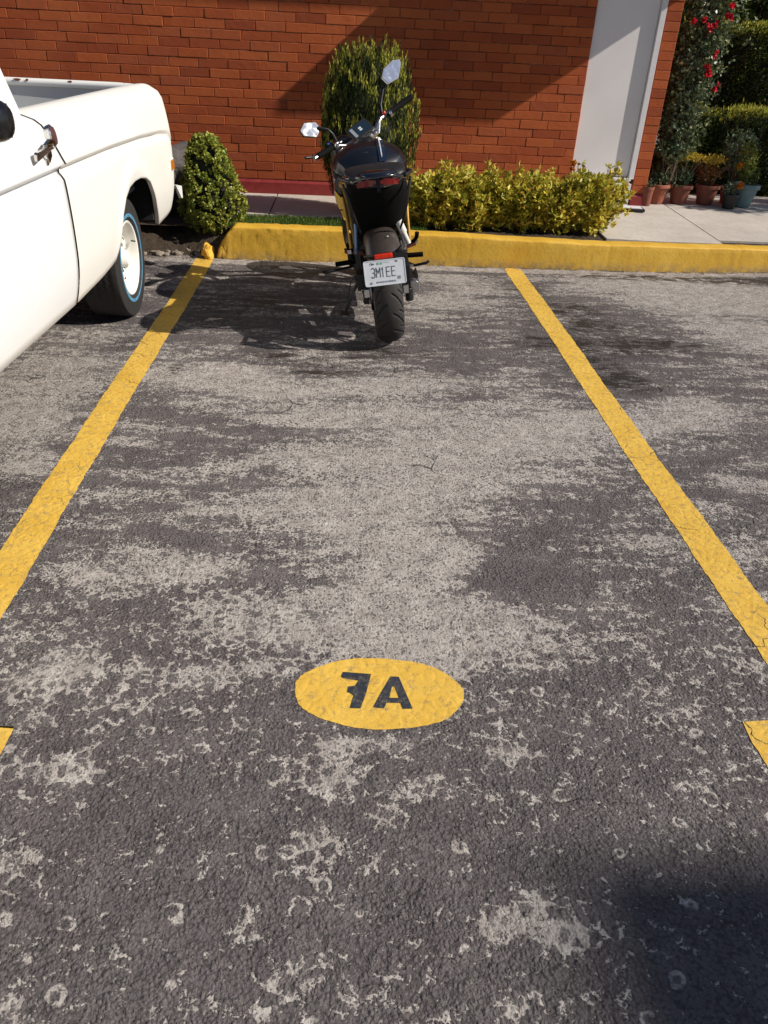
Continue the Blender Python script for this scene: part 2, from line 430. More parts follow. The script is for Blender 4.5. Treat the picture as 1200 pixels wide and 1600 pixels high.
SILT = [(2.49, 5.43, 0.549, 0.307, 0.8), (1.97, 5.57, 0.298, 0.159, 0.6), (2.61, 4.96, 0.417, 0.206, 0.6), (2.44, 4.4, 0.291, 0.3, 0.45), (0.68, 4.94, 0.213, 0.171, 0.5), (1.44, 4.61, 0.207, 0.102, 0.2), (0.74, 5.48, 0.186, 0.102, 0.6), (0.98, 5.26, 0.181, 0.127, 0.4), (0.48, 4.53, 0.157, 0.122, 0.4), (-0.12, 3.84, 0.2, 0.093, 0.25), (-0.64, 3.58, 0.279, 0.164, 0.55), (-1.37, 3.66, 0.183, 0.152, 0.5), (-1.41, 3.41, 0.259, 0.188, 0.35), (-1.35, 3.0, 0.156, 0.185, 0.8), (-1.19, 2.61, 0.14, 0.06, 0.5), (-1.39, 4.03, 0.198, 0.119, 0.35), (-1.17, 5.18, 0.205, 0.09, 0.3), (-0.35, 3.4, 0.18, 0.091, 0.4), (0.05, 3.5, 0.282, 0.113, 0.4), (0.52, 3.53, 0.291, 0.114, 0.35), (0.49, 1.85, 0.12, 0.096, -0.12), (0.72, 1.96, 0.231, 0.138, -0.14), (0.6, 2.22, 0.366, 0.066, -0.1), (1.49, 2.71, 0.192, 0.089, -0.2), (-0.49, 2.13, 0.231, 0.068, -0.1), (0.19, 3.14, 0.467, 0.123, 0.5), (0.67, 2.91, 0.45, 0.152, 0.5), (1.36, 3.13, 0.275, 0.124, 0.5), (1.01, 3.19, 0.182, 0.127, 0.4), (1.78, 3.3, 0.226, 0.105, 0.4), (0.32, 2.7, 0.339, 0.118, 0.6), (0.07, 2.42, 0.284, 0.1, 0.6), (0.46, 2.52, 0.223, 0.108, 0.35), (0.11, 2.2, 0.244, 0.12, 0.65), (0.31, 2.06, 0.128, 0.087, 0.4), (-0.21, 2.7, 0.203, 0.075, 0.3), (-0.3, 2.32, 0.225, 0.034, 0.4), (-0.62, 2.27, 0.13, 0.041, 0.35), (0.22, 1.95, 0.123, 0.119, 0.5), (0.06, 1.82, 0.232, 0.079, 0.45), (-0.09, 1.69, 0.238, 0.039, 0.55), (0.2, 1.69, 0.261, 0.07, 0.7), (0.44, 1.76, 0.174, 0.074, 0.45), (0.3, 1.58, 0.125, 0.046, 0.45), (0.16, 1.54, 0.069, 0.03, 0.3), (0.58, 1.62, 0.092, 0.04, 0.35), (0.81, 1.83, 0.101, 0.063, 0.2), (-0.46, 1.97, 0.179, 0.074, 0.4), (-0.81, 1.97, 0.097, 0.061, 0.4), (-0.7, 1.84, 0.093, 0.055, 0.3), (-0.91, 1.75, 0.071, 0.057, 0.1), (-0.36, 1.78, 0.112, 0.059, 0.25), (1.05, 2.15, 0.137, 0.063, 0.35), (1.33, 2.11, 0.114, 0.062, 0.35), (1.55, 2.56, 0.079, 0.061, 0.4), (1.42, 2.37, 0.074, 0.046, 0.3), (1.25, 1.83, 0.082, 0.064, 0.3), (0.87, 1.65, 0.075, 0.033, 0.2), (1.17, 1.52, 0.046, 0.05, 0.35), (-0.7, 1.56, 0.067, 0.037, 0.45), (-0.33, 1.5, 0.117, 0.038, 0.42), (-0.77, 1.47, 0.088, 0.05, 0.42), (-0.53, 1.53, 0.033, 0.034, 0.35), (-0.2, 1.54, 0.051, 0.029, 0.3), (-0.57, 2.04, 0.101, 0.042, 0.2), (-0.87, 1.64, 0.042, 0.026, 0.3), (-0.68, 1.51, 0.017, 0.047, 0.3), (-0.68, 1.2, 0.086, 0.032, 0.55), (-0.58, 1.18, 0.042, 0.025, 0.3), (-0.73, 1.34, 0.053, 0.019, 0.4), (-0.55, 1.11, 0.021, 0.013, 0.4), (-0.65, 1.11, 0.034, 0.013, 0.35), (-0.65, 0.97, 0.038, 0.039, 0.45), (-0.01, 1.27, 0.046, 0.028, 0.4), (0.05, 1.27, 0.062, 0.018, 0.4), (-0.02, 1.16, 0.055, 0.035, 0.5), (0.01, 1.22, 0.03, 0.019, 0.4), (-0.08, 1.22, 0.018, 0.014, 0.4), (0.17, 1.13, 0.043, 0.024, 0.45), (0.11, 1.07, 0.036, 0.026, 0.55), (0.21, 1.17, 0.03, 0.016, 0.35), (-0.05, 1.0, 0.037, 0.044, 0.55), (0.01, 1.0, 0.018, 0.027, 0.3), (0.07, 0.96, 0.016, 0.02, 0.45), (0.13, 0.95, 0.013, 0.02, 0.4), (-0.05, 0.88, 0.015, 0.016, 0.5), (0.05, 0.87, 0.023, 0.018, 0.4), (0.42, 1.24, 0.05, 0.027, 0.45), (0.38, 1.26, 0.019, 0.014, 0.35), (0.28, 0.94, 0.019, 0.014, 0.4), (0.23, 1.17, 0.015, 0.014, 0.3), (0.17, 1.27, 0.028, 0.012, 0.35), (-0.17, 0.83, 0.032, 0.032, 0.5), (-0.3, 0.86, 0.02, 0.015, 0.6), (-0.39, 0.78, 0.016, 0.031, 0.5), (-0.27, 0.75, 0.013, 0.025, 0.4), (-0.08, 0.74, 0.048, 0.033, 0.5), (0.02, 0.7, 0.018, 0.024, 0.55), (-0.55, 0.69, 0.033, 0.026, 0.5), (-0.11, 0.68, 0.026, 0.014, 0.5), (0.34, 0.83, 0.056, 0.027, 0.8), (0.44, 0.81, 0.05, 0.031, 0.75), (0.39, 0.88, 0.032, 0.018, 0.6), (0.3, 0.82, 0.025, 0.025, 0.4), (0.84, 1.16, 0.046, 0.008, 0.85), (0.79, 1.16, 0.019, 0.008, 0.6), (0.87, 1.05, 0.013, 0.026, 0.6), (0.32, 0.68, 0.026, 0.031, 0.6), (0.37, 0.66, 0.045, 0.014, 0.45), (0.21, 0.85, 0.018, 0.023, 0.35), (0.45, 0.72, 0.071, 0.044, 0.15), (0.16, 1.62, 0.363, 0.053, 0.15), (0.86, 1.34, 0.042, 0.017, 0.3), (0.81, 1.46, 0.031, 0.019, 0.35), (0.71, 1.57, 0.029, 0.015, 0.3), (0.58, 1.54, 0.054, 0.02, 0.35), (0.26, 1.5, 0.042, 0.047, 0.25), (-0.38, 1.02, 0.011, 0.009, 0.3), (-0.26, 1.12, 0.02, 0.013, 0.35), (-0.36, 1.38, 0.025, 0.014, 0.4), (-0.54, 1.39, 0.047, 0.013, 0.25), (-0.39, 0.94, 0.038, 0.014, 0.15), (-0.49, 0.78, 0.057, 0.034, 0.15), (-0.24, 0.67, 0.087, 0.021, 0.2), (0.14, 0.67, 0.067, 0.021, 0.2), (0.18, 0.74, 0.035, 0.034, 0.15)]
OIL = [(-0.11, 3.66, 0.128, 0.06, 0.6), (-0.32, 3.85, 0.166, 0.056, 0.5), (0.26, 3.98, 0.175, 0.059, 0.5), (0.08, 3.85, 0.102, 0.056, 0.4), (1.55, 4.16, 0.307, 0.108, 0.8), (1.49, 4.5, 0.244, 0.098, 0.6), (1.45, 4.81, 0.172, 0.11, 0.6), (1.39, 3.63, 0.153, 0.104, 0.8), (1.11, 4.18, 0.113, 0.065, 0.5), (1.35, 3.85, 0.106, 0.114, 0.5), (1.87, 4.24, 0.158, 0.045, 0.6), (-0.82, 3.63, 0.025, 0.05, 0.7), (2.53, 4.78, 0.222, 0.055, 0.4), (2.69, 5.69, 0.417, 0.056, 0.8), (3.07, 5.67, 0.21, 0.074, 0.8), (2.0, 5.66, 0.252, 0.054, 0.7), (-0.39, 5.43, 0.266, 0.099, 0.4), (1.24, 5.22, 0.137, 0.126, 0.4), (-0.55, 4.81, 0.318, 0.188, 0.4), (-0.69, 4.42, 0.22, 0.139, 0.3)]
SEVEN = [(0.008, 1.502), (0.013, 1.519), (0.088, 1.512), (0.085, 1.496), (0.075, 1.448), (0.065, 1.411), (0.058, 1.388), (0.031, 1.389), (0.035, 1.407), (0.041, 1.432), (0.034, 1.44), (0.024, 1.445), (0.027, 1.465), (0.045, 1.468), (0.054, 1.487), (0.013, 1.496)]
A_OUT = [(0.14, 1.504), (0.162, 1.503), (0.191, 1.389), (0.165, 1.388), (0.161, 1.408), (0.125, 1.409), (0.118, 1.389), (0.09, 1.392), (0.111, 1.442)]
A_IN = [(0.149, 1.466), (0.158, 1.426), (0.133, 1.426), (0.142, 1.466)]


gx = axis([(-14, -3, .5), (-3, 4.4, .025), (4.4, 14, .5)])
gy = axis([(-14, .2, .5), (.2, 6.0, .025), (6.0, 6.6, .3)])
GX, GY = np.meshgrid(gx, gy)
silt = .04 + .08 * np.exp(-((GY - 3.2) / 1.6) ** 2) + .08 * np.exp(-((GY - 5.2) / .6) ** 2)
for cx, cy, rx, ry, a in SILT:
    silt += a * np.exp(-(((GX - cx) / rx) ** 2 + ((GY - cy) / ry) ** 2) * .7) * 1.1
oil = np.zeros_like(GX)
for cx, cy, rx, ry, a in OIL:
    oil += a * np.exp(-(((GX - cx) / rx) ** 2 + ((GY - cy) / ry) ** 2) * .6)
    silt -= .25 * a * np.exp(-(((GX - cx) / rx) ** 2 + ((GY - cy) / ry) ** 2) * .5)
kd = kerb_y(GX) - GY
silt = np.where((kd < .13) & (kd > -.5), np.maximum(silt, .62), silt)       # pale concrete gutter
silt -= .22 * np.exp(-((GY - .75) / .5) ** 2)
oil = np.where((kd < .02) & (kd > -.1), .6, oil)
GZ = zlot(GX, GY)
nx, ny = len(gx), len(gy)
V = np.stack([GX.ravel(), GY.ravel(), GZ.ravel()], 1)
I = (np.arange(ny - 1)[:, None] * nx + np.arange(nx - 1)[None]).ravel()
lot = quads('asphalt_lot', V, np.stack([I, I + 1, I + 1 + nx, I + nx], 1), M_ASPHALT, smooth=True)
coarse = 1 / (1 + np.exp((GY - 1.75 + .12 * np.sin(3 * GX) + .08 * np.sin(7 * GX + 1)) / .14))
for nm, arr in (('silt', silt), ('oil', oil), ('coarse', coarse)):
    at = lot.data.attributes.new(nm, 'FLOAT', 'POINT'); at.data.foreach_set('value', arr.ravel().astype(np.float32))
tag(lot, kind='structure')
g = NG('far_ground'); gm = g.pbr(g.ramp(g.noise(2, 6), [(.3, (.09, .08, .07, 1)), (.7, (.16, .145, .125, 1))]), .9)
m = MB(); m.add([(-70, -70, -.06), (70, -70, -.06), (70, 70, -.06), (-70, 70, -.06)], [(0, 1, 2, 3)])
tag(m.build('ground', gm), kind='structure')

# ------------------------------------------------------------------ painted markings
def paint_mat(name, c1, c2, wear, cracks=1.0):
    g = NG(name)
    e, e2, rnd, v = stones(g)
    h1 = g.rng(e, 0, .3, 0, 1, True); fine = g.noise(240, 4, .65)
    col = g.ramp(g.noise(7, 5, .6), [(.3, c1), (.7, c2)])
    col = g.mix(g.rng(g.noise(45, 5, .7), .55, .75, 0, .35), col, tuple(c * .62 for c in c1[:3]) + (1,))
    wearm = g.math('MULTIPLY', g.rng(g.noise(38, 7, .8), .47 + wear, .60 + wear), g.rng(fine, .42, .58, .25, 1))
    speck = g.rng(g.vor(190, 'F1', v), .10, .24, .7, 0)
    wearm = g.math('MAXIMUM', wearm, g.math('MULTIPLY', speck, g.rng(g.noise(21, 4), .46, .6)))
    col = g.mix(wearm, col, (.2, .16, .11, 1))
    wv = g.n('TexNoise'); wv.inputs['Scale'].default_value = 9; wv.inputs['Detail'].default_value = 5
    g.t.links.new(g.co(), wv.inputs['Vector'])
    sv = g.n('VectorMath', operation='SCALE'); g.put(sv.inputs[0], wv.outputs['Color']); sv.inputs['Scale'].default_value = .12
    av = g.n('VectorMath', operation='ADD'); g.put(av.inputs[0], g.co()); g.put(av.inputs[1], sv.outputs[0])
    ck = g.rng(g.vor(4.2, 'DISTANCE_TO_EDGE', av.outputs[0]), .002, .010, 1, 0)
    ck = g.math('MULTIPLY', ck, g.rng(g.noise(3.3, 2), .5, .62, 0, cracks))
    col = g.mix(g.math('MULTIPLY', ck, .8), col, (.07, .05, .02, 1))
    h = g.math('ADD', g.math('MULTIPLY', h1, .4), g.math('MULTIPLY', fine, .6))
    h = g.math('SUBTRACT', h, ck)
    return g.pbr(col, g.rng(fine, .3, .7, .5, .72), 0, g.bump(h, .85, .0030), .3)

M_YEL = paint_mat('yellow_road_paint', (.68, .40, .052, 1), (.79, .50, .088, 1), .04)
M_OVAL = paint_mat('yellow_bay_paint', (.68, .40, .052, 1), (.79, .50, .088, 1), .05, 0.0)
M_STEN = paint_mat('black_stencil_paint', (.020, .024, .032, 1), (.042, .047, .060, 1), .03, 0.0)

def wob1(t, s, a):
    return a * (math.sin(t * 23 + s) + .7 * math.sin(t * 61 + s * 2.3) + .5 * math.sin(t * 139 + s * 4.1)) + random.uniform(-a, a) * .8

def strip(name, x0, x1, ya, yb, up=.0015):
    """painted band running along y between ya and yb"""
    n = int((yb - ya) / .012); V = []; F = []
    for i in range(n + 1):
        y = ya + (yb - ya) * i / n
        a = x0 + wob1(y, x0, .0013); b = x1 + wob1(y, x1 + 3, .0013)
        for q in (0, .25, .5, .75, 1):
            x = a + (b - a) * q
            V.append((x, y + (wob1(x * 9, 1, .005) + .012 * math.sin(5 * q) if i in (0, n) else 0), float(zlot(x, y)) + up))
    for i in range(n):
        for q in range(4):
            k = i * 5 + q; F.append((k, k + 1, k + 6, k + 5))
    return tag(quads(name, V, F, M_YEL, smooth=True), kind='structure')

strip('parking_line', -1.082, -.955, 1.52, 5.80)
strip('parking_line', 1.196, 1.322, 1.44, 5.81)
strip('parking_line', 1.028, 1.50, 1.18, 1.335)
strip('parking_line', -1.26, -.774, 1.19, 1.337)
strip('parking_line', 3.47, 3.60, 1.44, 5.93)
strip('parking_line', -3.36, -3.23, 1.52, 5.80)
# oval with the bay number
N = 96; V = [(.108, 1.447, float(zlot(.108, 1.447)) + .0015)]; F = []
for k, rr in enumerate((.33, .66, 1)):
    for i in range(N):
        t = 2 * math.pi * i / N; w = 1 + (random.uniform(-.008, .008) + .01 * math.sin(7 * t + 1)) * (rr == 1)
        sx = abs(math.cos(t)) ** .93 * math.copysign(1, math.cos(t)); sy = math.sin(t)
        x, y = .108 + .221 * rr * w * sx, 1.447 + .127 * rr * w * sy - .004 * rr * sx
        V.append((x, y, float(zlot(x, y)) + .0015))
m = MB()
for i in range(N):
    j = (i + 1) % N
    F += [(0, 1 + i, 1 + j), (1 + i, 1 + N + i, 1 + N + j, 1 + j), (1 + N + i, 1 + 2 * N + i, 1 + 2 * N + j, 1 + N + j)]
m.add(V, F); tag(m.build('bay_number_oval', M_OVAL, smooth=180), kind='structure')
m = MB()
for loops in ([SEVEN], [A_OUT, A_IN]):
    L3 = [[Vector((x, y, 0)) for x, y in l] for l in loops]
    flat = [p for l in L3 for p in l]
    tr = tessellate_polygon(L3)
    m.add([(p.x, p.y, float(zlot(p.x, p.y)) + .0026) for p in flat], [t if (flat[t[1]] - flat[t[0]]).cross(flat[t[2]] - flat[t[0]]).z > 0 else t[::-1] for t in tr])
tag(m.build('bay_number_lettering', M_STEN), kind='structure')

# ------------------------------------------------------------------ kerb, path, beds
def kerb_top(x):
    return float(np.interp(x, [-1, 0, .6, 1.75, 3.3, 6], [.226, .228, .219, .192, .172, .165]))

g = NG('yellow_kerb_paint')
n1 = g.noise(5, 6, .6, st=(1, 1, .6)); n2 = g.noise(38, 6, .7)
c = g.ramp(n1, [(.28, (.60, .335, .030, 1)), (.5, (.68, .395, .042, 1)), (.75, (.76, .48, .075, 1))])
c = g.mix(g.rng(n2, .56, .74, 0, .6), c, (.42, .22, .03, 1))
sc = g.noise(9, 8, .8, st=(1, 1, 3)); c = g.mix(g.rng(sc, .62, .70, 0, .65), c, (.27, .2, .13, 1))
dr = g.noise(30, 4, .6, st=(1, 1, .15)); c = g.mix(g.rng(dr, .6, .75, 0, .4), c, (.33, .17, .03, 1))
sx = g.n('SeparateXYZ'); g.put(sx.inputs[0], g.co())
splash = g.math('MULTIPLY', g.rng(sx.outputs[2], .0, .075, 1, 0), g.rng(g.noise(17, 6, .7), .38, .58))
c = g.mix(g.math('MULTIPLY', splash, .75), c, (.21, .165, .12, 1))
scu = g.noise(6, 8, .8, st=(.6, 1, 2.6)); c = g.mix(g.rng(scu, .64, .70, 0, .4), c, (.16, .12, .08, 1))
hh = g.math('ADD', g.math('MULTIPLY', n2, .8), g.math('MULTIPLY', g.vor(55), .5))
M_KERB = g.pbr(c, .62, 0, g.bump(hh, .42, .004), .35)

xs = np.concatenate([np.arange(-.93, 4.2, .014), np.arange(4.2, 9, .15)])
prof = [(0, -.03), (0, .0), (.003, .2), (.006, .45), (.009, .75), (.011, .93), (.0135, .975), (.022, .998), (.06, 1.003), (.11, 1.003), (.150, 1.0), (.16, .96), (.165, .5), (.165, 0)]
V = []; F = []
for i, x in enumerate(xs):
    yf = float(kerb_y(x)); zt = kerb_top(x) + .0015 * math.sin(x * 9) + .001 * math.sin(x * 31)
    endk = max(0, min(1, (x + .93) / .13))            # broken left end
    jn = min(abs(x - q) for q in (-.12, .93, 1.98, 3.03, 4.08, 5.1)); yj = .0022 * max(0, 1 - jn / .012)
    for j, (dy, k) in enumerate(prof):
        rough = .0011 + .012 * (1 - endk) + .003 * math.exp(-((x + .6) / .35) ** 2)
        a = rough * (math.sin(x * 47 + j * 1.9) * .5 + math.sin(x * 113 + j * 2.7) * .5) + random.uniform(-rough, rough) * .45
        z = k * zt
        if endk < 1:
            z = min(z, .02 + (zt - .02) * (endk ** .6) + a)
        V.append((x + a * .5, yf + dy + (a + yj if 0 < j < 12 else 0), z - (yj if 5 < j < 12 else 0) + (a * .5 if 5 < j < 12 else 0)))
K = len(prof)
for i in range(len(xs) - 1):
    for j in range(K - 1):
        a = i * K + j; F.append((a, a + K, a + K + 1, a + 1))
kerb = quads('kerb', V, F, M_KERB, smooth=True)
tag(kerb, 'long kerb painted yellow with a broken left end', 'kerb')

def pz(x, y):
    """level of the raised ground"""
    x = np.asarray(x, float); y = np.asarray(y, float)
    l = np.clip((x - 1.2) / 1.2, 0, 1)
    return .2 * (1 - l) + l * (.168 + .05 * np.clip((y - 6.0) / 1.4, 0, 1))

def grid(name, xa, ya, zf, mat, smooth=True, mask=None):
    X, Y = np.meshgrid(xa, ya); Z = zf(X, Y)
    V = np.stack([X.ravel(), Y.ravel(), Z.ravel()], 1); nx, ny = len(xa), len(ya)
    I = (np.arange(ny - 1)[:, None] * nx + np.arange(nx - 1)[None]).ravel()
    return quads(name, V, np.stack([I, I + 1, I + 1 + nx, I + nx], 1), mat, smooth=smooth)

g = NG('pale_concrete')
n1 = g.noise(2.3, 7, .6); n2 = g.noise(24, 6, .7)
c = g.ramp(n1, [(.3, (.44, .39, .34, 1)), (.55, (.54, .485, .425, 1)), (.75, (.60, .545, .485, 1))])
c = g.mix(g.rng(n2, .5, .75, 0, .5), c, (.30, .26, .22, 1))
c = g.mix(g.rng(g.noise(160, 3), .56, .7, 0, .45), c, (.2, .17, .15, 1))
M_CONC = g.pbr(c, .85, 0, g.bump(g.math('ADD', n2, g.noise(170, 3)), .5, .003), .3)
def slab(name, x0, x1, y0, y1, inset=.006):
    n = max(2, int((x1 - x0) / .1)); mI = max(2, int((y1 - y0) / .1))
    X = np.linspace(x0 + inset, x1 - inset, n); Y = np.linspace(y0 + inset, y1 - inset, mI)
    k = MB(); top = [(x, y, float(pz(x, y)) + .004) for y in Y for x in X]
    F = [(j * n + i, j * n + i + 1, (j + 1) * n + i + 1, (j + 1) * n + i) for j in range(mI - 1) for i in range(n - 1)]
    k.add(top, F)
    rim = [(x, Y[0]) for x in X] + [(X[-1], y) for y in Y[1:]] + [(x, Y[-1]) for x in X[-2::-1]] + [(X[0], y) for y in Y[-2:0:-1]]
    R = len(rim)
    k.add([(x, y, float(pz(x, y)) + .004) for x, y in rim] + [(x, y, float(pz(x, y)) - .03) for x, y in rim], [(i, i + R, (i + 1) % R + R, (i + 1) % R) for i in range(R)])
    return tag(k.build(name, M_CONC), kind='structure')
slab('path', -3.4, -.6, 6.42, 7.36)
slab('path', -.6, 2.02, 6.42, 7.36)
slab('path', 2.02, 2.955, 6.08, 7.6)
slab('path', 2.955, 4.6, 6.18, 8.15)
slab('path', 4.6, 7.5, 6.36, 8.15)
slab('path', 2.02, 2.955, 7.6, 8.6)
g = NG('garden_soil')
M_SOIL = g.pbr(g.ramp(g.noise(30, 7, .7), [(.3, (.035, .026, .018, 1)), (.6, (.075, .055, .038, 1)), (.8, (.14, .105, .075, 1))]), .95, 0, g.bump(g.noise(60, 6, .7), 1, .015), .2)
so = grid('garden_soil', np.linspace(-3.6, 9, 130), np.linspace(5.98, 12, 60), lambda X, Y: pz(X, Y) - .012 - .03 * (Y > 8.2), M_SOIL)
tag(so, kind='structure')
# bare bank beside the broken kerb, under the truck's tail
xa = np.linspace(-3.6, -.86, 110); ya = np.linspace(5.83, 6.6, 44)
def bank(X, Y):
    t = np.clip((Y - 5.86 - .03 * np.sin(9 * X)) / .3, 0, 1)
    z = .19 * t ** .8 + .02 * np.sin(11 * X + 3 * Y) * t + .012 * np.sin(31 * X) * np.sin(27 * Y) * t
    return z + rng.normal(0, .008, X.shape) * (t > 0) - .006 * (t <= 0) + .004
tag(grid('soil_bank', xa, ya, bank, M_SOIL, smooth=False), kind='structure')

# ------------------------------------------------------------------ brick house
WY = 7.35
house = thing('brick_house', 'red brick house with a dark red painted base and a plain white side door', 'house', (0, WY, .2))
def rel(o): o.matrix_parent_inverse = Matrix.Translation((0, -WY, -.2)); return o
g = NG('red_brick')
f = g.island()
c = g.ramp(f, [(0, (.28, .060, .022, 1)), (.2, (.36, .078, .024, 1)), (.5, (.42, .095, .027, 1)), (.8, (.47, .115, .033, 1)), (1, (.36, .088, .034, 1))])
c = g.mix(g.rng(g.noise(7, 6, .65), .35, .7, 0, .4), c, (.28, .05, .013, 1))
c = g.mix(g.rng(g.noise(60, 5, .7, st=(1, 1, 2.5)), .56, .75, 0, .5), c, (.22, .045, .014, 1))
c = g.mix(g.rng(g.noise(1.3, 3), .55, .75, 0, .25), c, (.5, .16, .06, 1))
M_BRICK = g.pbr(c, .8, 0, g.bump(g.math('ADD', g.noise(90, 6, .7), g.noise(22, 3)), .6, .004), .25)
g = NG('mortar')
M_MORT = g.pbr(g.ramp(g.noise(13, 5, .7), [(.3, (.05, .025, .014, 1)), (.5, (.16, .08, .05, 1)), (.68, (.48, .36, .28, 1))]), .95, 0, g.bump(g.noise(120, 4), 1, .006), .1)  # the dark tones stand for shade in the recessed joints

mb = MB(); PITCH = .0693; LB = .2425
def brick(x0, x1, z0, y=WY, d=.05, hgt=PITCH):
    jx, jz = .0021, .0019
    q = [random.uniform(-.0009, .0009) for _ in range(6)]
    a, b, zz, zt = x0 + jx + q[0], x1 - jx + q[1], z0 + jz + q[2], z0 + hgt - jz + q[3]
    yf = y + random.uniform(-.0022, .0018); ch = .0028; t1 = random.uniform(-.0015, .0015)
    V = [(a, yf + ch, zz), (b, yf + ch, zz + t1), (b, yf + ch, zt + t1), (a, yf + ch, zt),
         (a + ch, yf, zz + ch), (b - ch, yf + t1 * .6, zz + ch + t1), (b - ch, yf + t1 * .6, zt - ch + t1), (a + ch, yf, zt - ch),
         (a, yf + d, zz), (b, yf + d, zz), (b, yf + d, zt), (a, yf + d, zt)]
    mb.add(V, [(4, 5, 6, 7), (0, 1, 5, 4), (1, 2, 6, 5), (2, 3, 7, 6), (3, 0, 4, 7), (0, 8, 9, 1), (1, 9, 10, 2), (2, 10, 11, 3), (3, 11, 8, 0)])
ZB = .322
rows = int((3.1 - ZB) / PITCH)
for r in range(rows):
    z = ZB + r * PITCH
    off = (r % 2) * LB * .5 + LB * .13 * math.sin(r * 1.7) + .10
    x = -6.2 + off
    first = True
    while x < 2.014:
        x1 = x + LB + random.uniform(-.004, .004)
        if 2.014 - x1 < .05: x1 = 2.014
        x1 = min(x1, 2.014)
        brick(x, x1, z); x = x1
    if z < 2.4:
        brick(2.592, 2.722, z)
    else:
        brick(2.014, 2.25, z); brick(2.25, 2.49, z); brick(2.49, 2.722, z)
brickw = mb
# side of the house round the corner
for r in range(rows):
    z = ZB + r * PITCH; y = WY + .05 + (r % 2) * LB * .5
    ya = WY + .052
    while y < 11.5:
        y1 = y + LB
        mb.box((2.697, (ya + y1) / 2, z + PITCH / 2), (.05, y1 - ya - .008, PITCH - .007)); ya = y1; y = y1
rel(brickw.build('brick_facing', [M_BRICK], house))
m = MB()
m.box((-2.093 , WY + .05, 1.65), (8.21, .084, 3.0)); m.box((2.655, WY + .05, 1.34), (.128, .084, 2.36)); m.box((2.36, WY + .07, 2.84), (.70, .10, .62))
m.box((2.655, WY + 2.15, 1.65), (.06, 4.08, 3.0)); m.box((-6.2, WY + 2.1, 1.65), (.06, 4.1, 3.0)); m.box((-1.75, WY + 4.2, 1.65), (8.9, .06, 3.0))
rel(m.build('wall', M_MORT, house))
m = MB(); m.box((-1.75, WY + 1.95, 3.2), (9.5, 4.9, .16)); rel(m.build('roof', M_CONC, house, bevel=.01))
M_REDP = simple('dark_red_paint', (.24, .022, .019, 1), .55, var=.14, nscale=18, bumps=.4, bd=.004)
m = MB(); m.prism([(-6.2, WY - .012, .15), (-6.2, WY - .012, .296), (-6.2, WY + .004, .318), (-6.2, WY + .1, .318), (-6.2, WY + .1, .15)], (8.212, 0, 0))
m.prism([(2.594, WY - .012, .15), (2.594, WY - .012, .296), (2.594, WY + .004, .318), (2.594, WY + .1, .318), (2.594, WY + .1, .15)], (.132, 0, 0))
rel(m.build('plinth', M_REDP, house))
M_DOOR = simple('white_door_paint', (.78, .735, .72, 1), .45, var=.04, nscale=3, bumps=.08)
M_WHITE = simple('white_paint', (.70, .68, .68, 1), .5, var=.05, nscale=12, bumps=.1)
m = MB(); m.box((2.275, WY + .040, 1.42), (.520, .035, 1.93)); dr = rel(m.build('door', M_DOOR, house, bevel=.002))
M_STEEL = simple('brushed_steel', (.55, .55, .56, 1), .32, 1, var=.1)
m = MB(); m.box((2.561, WY + .028, 1.42), (.046, .08, 1.96)); m.box((2.275, WY + .028, 2.40), (.52, .08, .035)); m.box((2.5892, WY + .03, 1.42), (.008, .06, 1.98), mi=1)
rel(m.build('door_frame', [M_WHITE, M_REDP], house, bevel=.002))
m = MB(); m.box((2.28, WY + .02, .437), (.55, .10, .022)); m.box((2.28, WY + .03, .415), (.54, .09, .02), mi=1); m.box((2.28, WY + .012, .31), (.56, .13, .19), mi=0)
rel(m.build('door_sill', [M_WHITE, M_STEEL], house, bevel=.002))
# concrete canopy over the door (above the picture; it throws the slanting shade across the wall)
m = MB(); m.prism([(1.40, WY - .002, 2.5), (1.62, WY - .55, 2.5), (3.47, WY - .55, 2.5), (3.74, WY - .002, 2.5)], (0, 0, .10))
rel(m.build('canopy', M_CONC, house, bevel=.004))

# unseen block added on the right so that its roof corner shades the near corner of the lot
nb = thing('shading_block', 'plain pale rendered block, unseen, added to shade the near corner of the lot', 'building', (19.15, -5.98, 0))
M_REND = simple('pale_render', (.5, .46, .4, 1), .85, var=.1, nscale=2, bumps=.3)
m = MB(); m.box((1.3, -2.0, 5.9), (7.4, 9.6, 11.8)); m.build('wall', M_REND, nb)
m = MB(); m.box((1.2, -2.06, 11.9), (7.9, 10.1, .2)); m.build('roof', M_CONC, nb, bevel=.01)
M_GLASS = simple('dark_window_glass', (.02, .025, .03, 1), .06, var=.05)
for z in (1.6, 4.5, 7.4, 10.2):
    for y in (1.4, -.6, -2.6, -4.6):
        m = MB(); m.box((-2.42, y, z), (.06, 1.1, 1.3)); w = m.build('window', M_WHITE, nb)
        m = MB(); m.box((-2.455, y, z), (.02, .98, 1.18)); m.build('pane', M_GLASS, w)

